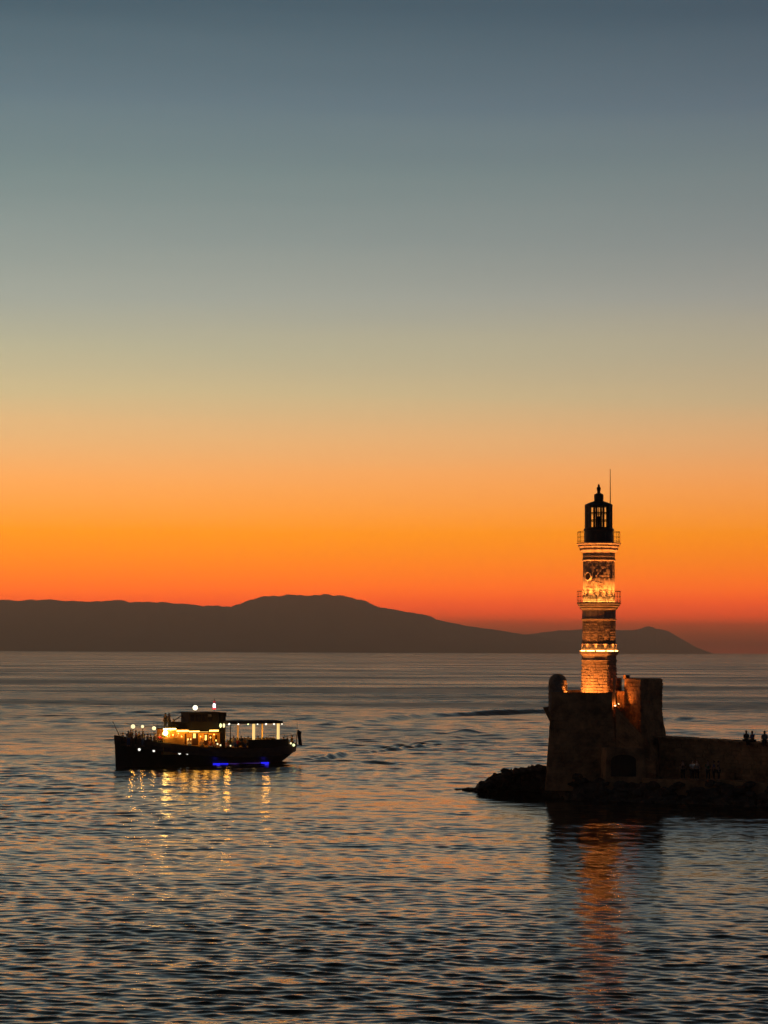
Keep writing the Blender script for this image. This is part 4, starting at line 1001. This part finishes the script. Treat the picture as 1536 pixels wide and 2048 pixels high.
# aft canopy
kx0, kx1 = BL(455, 1444, 2.2)[0], BL(565, 1444, 2.2)[0]
kz = BL(510, 1444, 2.2)[1]
mb = MB(); K = 12; P = []; F = []
for i in range(K+1):
    y = -2.25+4.5*i/K; zz = kz+.16*(1-(y/2.25)**2)
    for x in (kx0, kx1):
        P += [(x, y, zz), (x, y, zz-.09)]
for i in range(K):
    a = i*4; F += [(a, a+2, a+6, a+4), (a+1, a+5, a+7, a+3), (a, a+4, a+5, a+1), (a+2, a+3, a+7, a+6)]
F += [(0,1,3,2), (K*4, K*4+2, K*4+3, K*4+1)]
mb.add(P, F); can = mb.build('canopy', m_roof, boat)
mb = MB()
for s in (-1, 1): mb.box(((kx0+kx1)/2, s*2.25, kz-.06), (kx0-kx1, .05, .30))
for x in (kx0, kx1): mb.box((x, 0, kz-.06), (.05, 4.5, .30))
mb.build('valance', m_roof, can)
m_polelit = mat('glowing_post_paint', (.75,.62,.4), .5, var=.05, emit=(1,.68,.24), es=1.0)  # lamplight on the port posts put into their paint as emission
m_pole = mat('cream_canopy_post', (.75,.62,.4), .5, var=.05)
for px in (507.5, 556.5):
    for s in (1, -1):
        x = BL(px, 1460, 2.1)[0]; mb = MB(); zb_ = sz(x)-.05 if s > 0 else dz(x); mb.box((x, s*2.1, (zb_+kz-.22)/2), (.24 if s > 0 else .14, .24 if s > 0 else .14, kz-.22-zb_)); mb.build('canopy_post', m_polelit if s > 0 else m_pole, can)
for px, s in ((461,1),(461,-1)):
    x = BL(px, 1460, 2.1)[0]; mb = MB(); mb.tube([(x, s*2.1, dz(x)), (x, s*2.1, kz-.2)], .05, 6); mb.build('canopy_post', m_iron, can)
m_bulb = mat('festoon_bulb_glass', (1,.95,.85), .3, var=0, emit=(1,.92,.7), es=2.2)
m_bulbg = mat('green_tinted_bulb_glass', (.9,1,.6), .3, var=0, emit=(.9,1,.45), es=1.7)
for px, r, m_ in ((458,.13,m_bulb),(476.5,.11,m_bulb),(496,.11,m_bulbg),(515,.09,m_bulb),(532,.12,m_bulb),(548,.11,m_bulb),(564,.07,m_bulb)):
    x, z = BL(px, 1447.6, 2.2); mb = MB(); mb.ball((x, 2.2, z-.02), r, 10, 6); bo_ = mb.build('festoon_bulb', m_, boat)
    mb = MB(); mb.tube([(x, 2.2, z+r*.7), (x, 2.2, z+r+.1)], .03, 5); mb.build('socket', m_iron, bo_)
x, z = BL(457, 1447, 2.2); lamp('POINT', 'festoon_glow', (x-1.0, -.3, kz-1.9), 260, AMBER, boat, .5)
lamp('POINT', 'festoon_glow', (BL(535,1447,0)[0], -.3, kz-1.9), 240, AMBER, boat, .5)
for dx in (-.11, .11):                            # twin paper-lantern lamps by the funnel
    x, z = BL(444.5, 1451, 1.7); mb = MB(); mb.ball((x+dx*1.9, 1.7, z), .13, 12, 8, 1.9)
    mb.build('oval_lantern', m_bulbg if dx > 0 else m_globe, boat)
lamp('POINT', 'lantern_glow', (x, 1.9, z-.5), 3, AMBER, boat, .2)
for px, py, r in ((435,1488,.11),(441,1490.5,.10),(461,1491.5,.09)):
    x, z = BL(px, py, 2.2); mb = MB(); mb.ball((x, 2.2, z), r, 8, 6); mb.build('deck_lamp', m_globe, boat)
for px, py, r, m_ in ((580.5,1486.5,.12,m_globe),(586,1490,.16,m_bulbg)):
    x, y, z = hull_at(px, py); y = hb(x)+.16; mb = MB(); mb.ball((x, y, z), r, 10, 6); mb.build('stern_lamp', m_, boat)
# benches and tables on the aft deck
for s in (1, -1):
    mb = MB(); xa_, xc_ = kx0-.4, kx1+.3; zd = dz((xa_+xc_)/2)
    mb.box(((xa_+xc_)/2, s*1.7, zd+.62), (abs(xa_-xc_), .42, .06)); bn = mb.build('bench', m_deck, boat)
    mb = MB(); mb.box(((xa_+xc_)/2, s*1.93, zd+.95), (abs(xa_-xc_), .05, .4)); mb.build('backrest', m_deck, bn)
    for k in range(5): 
        mb = MB(); x = xa_+(xc_-xa_)*(k+.5)/5; mb.box((x, s*1.7, zd+.3), (.06, .36, .6)); mb.build('leg', m_deck, bn)
# railings at bow and stern, flagstaffs
x0_, z0_ = BL(240, 1474, 0); x1_, z1_ = BL(226, 1444, 0)
mb = MB(); mb.tube([(x0_, 0, z0_), (x1_, 0, z1_)], .05, 6, r2=.03); mb.ball((x1_, 0, z1_), .07); mb.build('jackstaff', m_iron, boat)
x0_, z0_ = BL(593, 1486, 0); x1_, z1_ = BL(594.5, 1444, 0)
mb = MB(); mb.tube([(x0_, 0, z0_), (x1_, 0, z1_)], .04, 6, r2=.025); es_ = mb.build('ensign_staff', mat('pale_staff', (.35,.3,.24), .6, var=0), boat)
mb = MB(); P = []; F = []; K = 8
for i in range(K+1):
    for j in range(5):
        u, v = i/K, j/4; P.append((x1_-.05-.5*u+.08*sin(v*5), .10*sin(u*7+v*2), z1_-.9-1.7*v-.25*u))
for i in range(K):
    for j in range(4): q = i*5+j; F.append((q, q+5, q+6, q+1))
mb.add(P, F); fl = mb.build('ensign', mat('dark_ensign_cloth', (.02,.025,.05), .9, var=.2), es_); sm = fl.modifiers.new('solid', 'SOLIDIFY'); sm.thickness = .02
for s in (1, -1):
    mb = MB(); pts = []
    for i in range(9):
        x = BL(566, 1480, 1.8)[0] + (X_st+.2-BL(566, 1480, 1.8)[0])*i/8; pts.append((x, s*hb(x)*.95, sz(x)+1.1))
    mb.tube(pts, .025, 5); mb.tube([(p[0], p[1], p[2]-.45) for p in pts], .018, 5); rl = mb.build('stern_rail', m_iron, boat)
    for p in pts[::2]: mb = MB(); mb.tube([(p[0], p[1], p[2]-1.1), p], .022, 5); mb.build('post', m_iron, rl)
    mb = MB(); pts = []
    for i in range(9):
        x = cx1+.5+(X_bow-.6-cx1-.5)*i/8; pts.append((x, s*hb(x)*.95, sz(x)+.45))
    mb.tube(pts, .022, 5); rl = mb.build('bow_rail', m_iron, boat)
    for p in pts[::2]: mb = MB(); mb.tube([(p[0], p[1], p[2]-.45), p], .02, 5); mb.build('post', m_iron, rl)
# bar counter with bottles inside the forward part
bx_, bz_ = BL(345, 1476, 1.9)
mb = MB(); mb.box((bx_-.1, 1.75, (cz0+bz_)/2+.1), (2.6, .4, bz_-cz0-.1)); bar = mb.build('bar_counter', m_cab, boat)
rnd = random.Random(3)
for k in range(13):
    x = bx_-1.3+k*.2; mb = MB(); h_ = rnd.uniform(.22, .34); mb.lathe([(.045,0),(.045,h_*.6),(.015,h_*.75),(.015,h_)], 8, (x, 1.75+rnd.uniform(-.1,.1), bz_+.12+.0)); mb.build('bottle', random.Random(k).choice([m_cab, m_white, m_cloth['red'], m_cloth['green']]), bar)

# people aboard
def bp(px, py_head, ly, pose, face, label, shirt, hair=0, skin=0, group='passengers aboard the boat', onz=None):
    hgt = {'stand': 1.78, 'raise': 1.78, 'sit': .96}[pose]
    x, z = BL(px, py_head, ly); p = W(x, ly, 0); base = z-hgt
    fl_ = dz(x) if onz is None else onz
    if pose != 'sit': base = max(fl_, min(base, fl_+.25)) if onz is None else onz
    person((p.x, p.y, base), BA+R(face), pose, label, shirt, 'black' if hair != 1 else 'blue', hair, skin, group, 1.0)
bp(257,1461,1.0,'stand',90,'passenger in orange nearest the bow, left of the first globe lamp','orange',1)
bp(262,1458,.6,'stand',60,'passenger in black standing behind the first globe lamp at the bow','black')
bp(272,1459,1.2,'stand',-20,'passenger in red just right of the first globe lamp','red',0,1)
bp(278,1462,.9,'stand',200,'passenger in grey between the first and second globe lamps','grey',0)
bp(286,1460,1.4,'stand',100,'passenger in beige under the second globe lamp','beige',1)
bp(295,1466,1.3,'sit',180,'seated passenger in blue between the second and third globe lamps','blue',0,1)
bp(311,1463,1.5,'stand',60,'passenger in pink just right of the third globe lamp','pink',2)
bp(302,1467,1.0,'sit',0,'seated passenger in black just left of the third globe lamp','black',1)
bp(331,1425,.8,'stand',30,'dark figure standing tall on the upper deck forward','black',0,1,onz=zr1+.1)
bp(338,1431,1.2,'stand',120,'second dark figure on the upper deck behind the tall one','grey',0,1,onz=zr1+.1)
bp(347,1437,.9,'sit',90,'figure sitting on the upper deck beside the locker','black',0,1)
bp(379,1474,1.9,'stand',90,'passenger in white before the cabin side','white',1)
bp(404,1472,2.0,'stand',90,'passenger in beige with raised arm at the cabin door','beige',0)
bp(421,1468,2.0,'stand',70,'passenger in red under the aft end of the cabin roof','red',1)
bp(429,1472,2.0,'stand',150,'passenger in orange beside the cabin lamps','orange',0)
bp(455,1471,1.6,'stand',90,'passenger in pink just aft of the funnel','pink',0)
bp(467,1471,1.8,'sit',90,'seated passenger in white near the forward end of the canopy','white',1)
bp(475,1474,1.2,'sit',-90,'seated passenger in red on the inner bench','red',0)
bp(482,1471,1.7,'sit',100,'seated passenger in black under the second bulb','black',0)
bp(488,1474,1.7,'sit',80,'seated passenger in orange under the green bulb','orange',1)
bp(496,1472,1.7,'sit',90,'seated passenger in grey just left of the first canopy post','grey',0)
bp(516,1471,1.7,'sit',60,'seated passenger in beige right of the first canopy post','beige',2)
bp(525,1474,1.7,'sit',110,'seated passenger in blue midway between the canopy posts','blue',0)
bp(533,1473,1.4,'sit',90,'seated passenger in pink midway between the canopy posts','pink',1)
bp(541,1474,1.7,'sit',80,'seated passenger in black left of the aft canopy post','black',0)
bp(549,1465,1.5,'stand',170,'standing passenger in orange beside the aft canopy post','orange',0)
bp(567,1464,1.2,'stand',0,'dark figure standing aft of the canopy','black',0)
bp(584,1468,.6,'stand',180,'dark figure leaning at the stern rail','black',0,1)
bp(461,1474,.9,'sit',-90,'seated passenger in green close behind the funnel','green',1)
bp(503,1474,1.1,'sit',-90,'seated passenger in red behind the first canopy post','red',0)
bp(574,1474,1.3,'sit',90,'seated passenger in beige between the canopy and the stern lamps','beige',1)
bp(245,1464,.3,'sit',180,'seated passenger in white right behind the jackstaff','white',2)
bp(318,1466,1.4,'sit',90,'seated passenger in red against the front of the cabin','red',0)
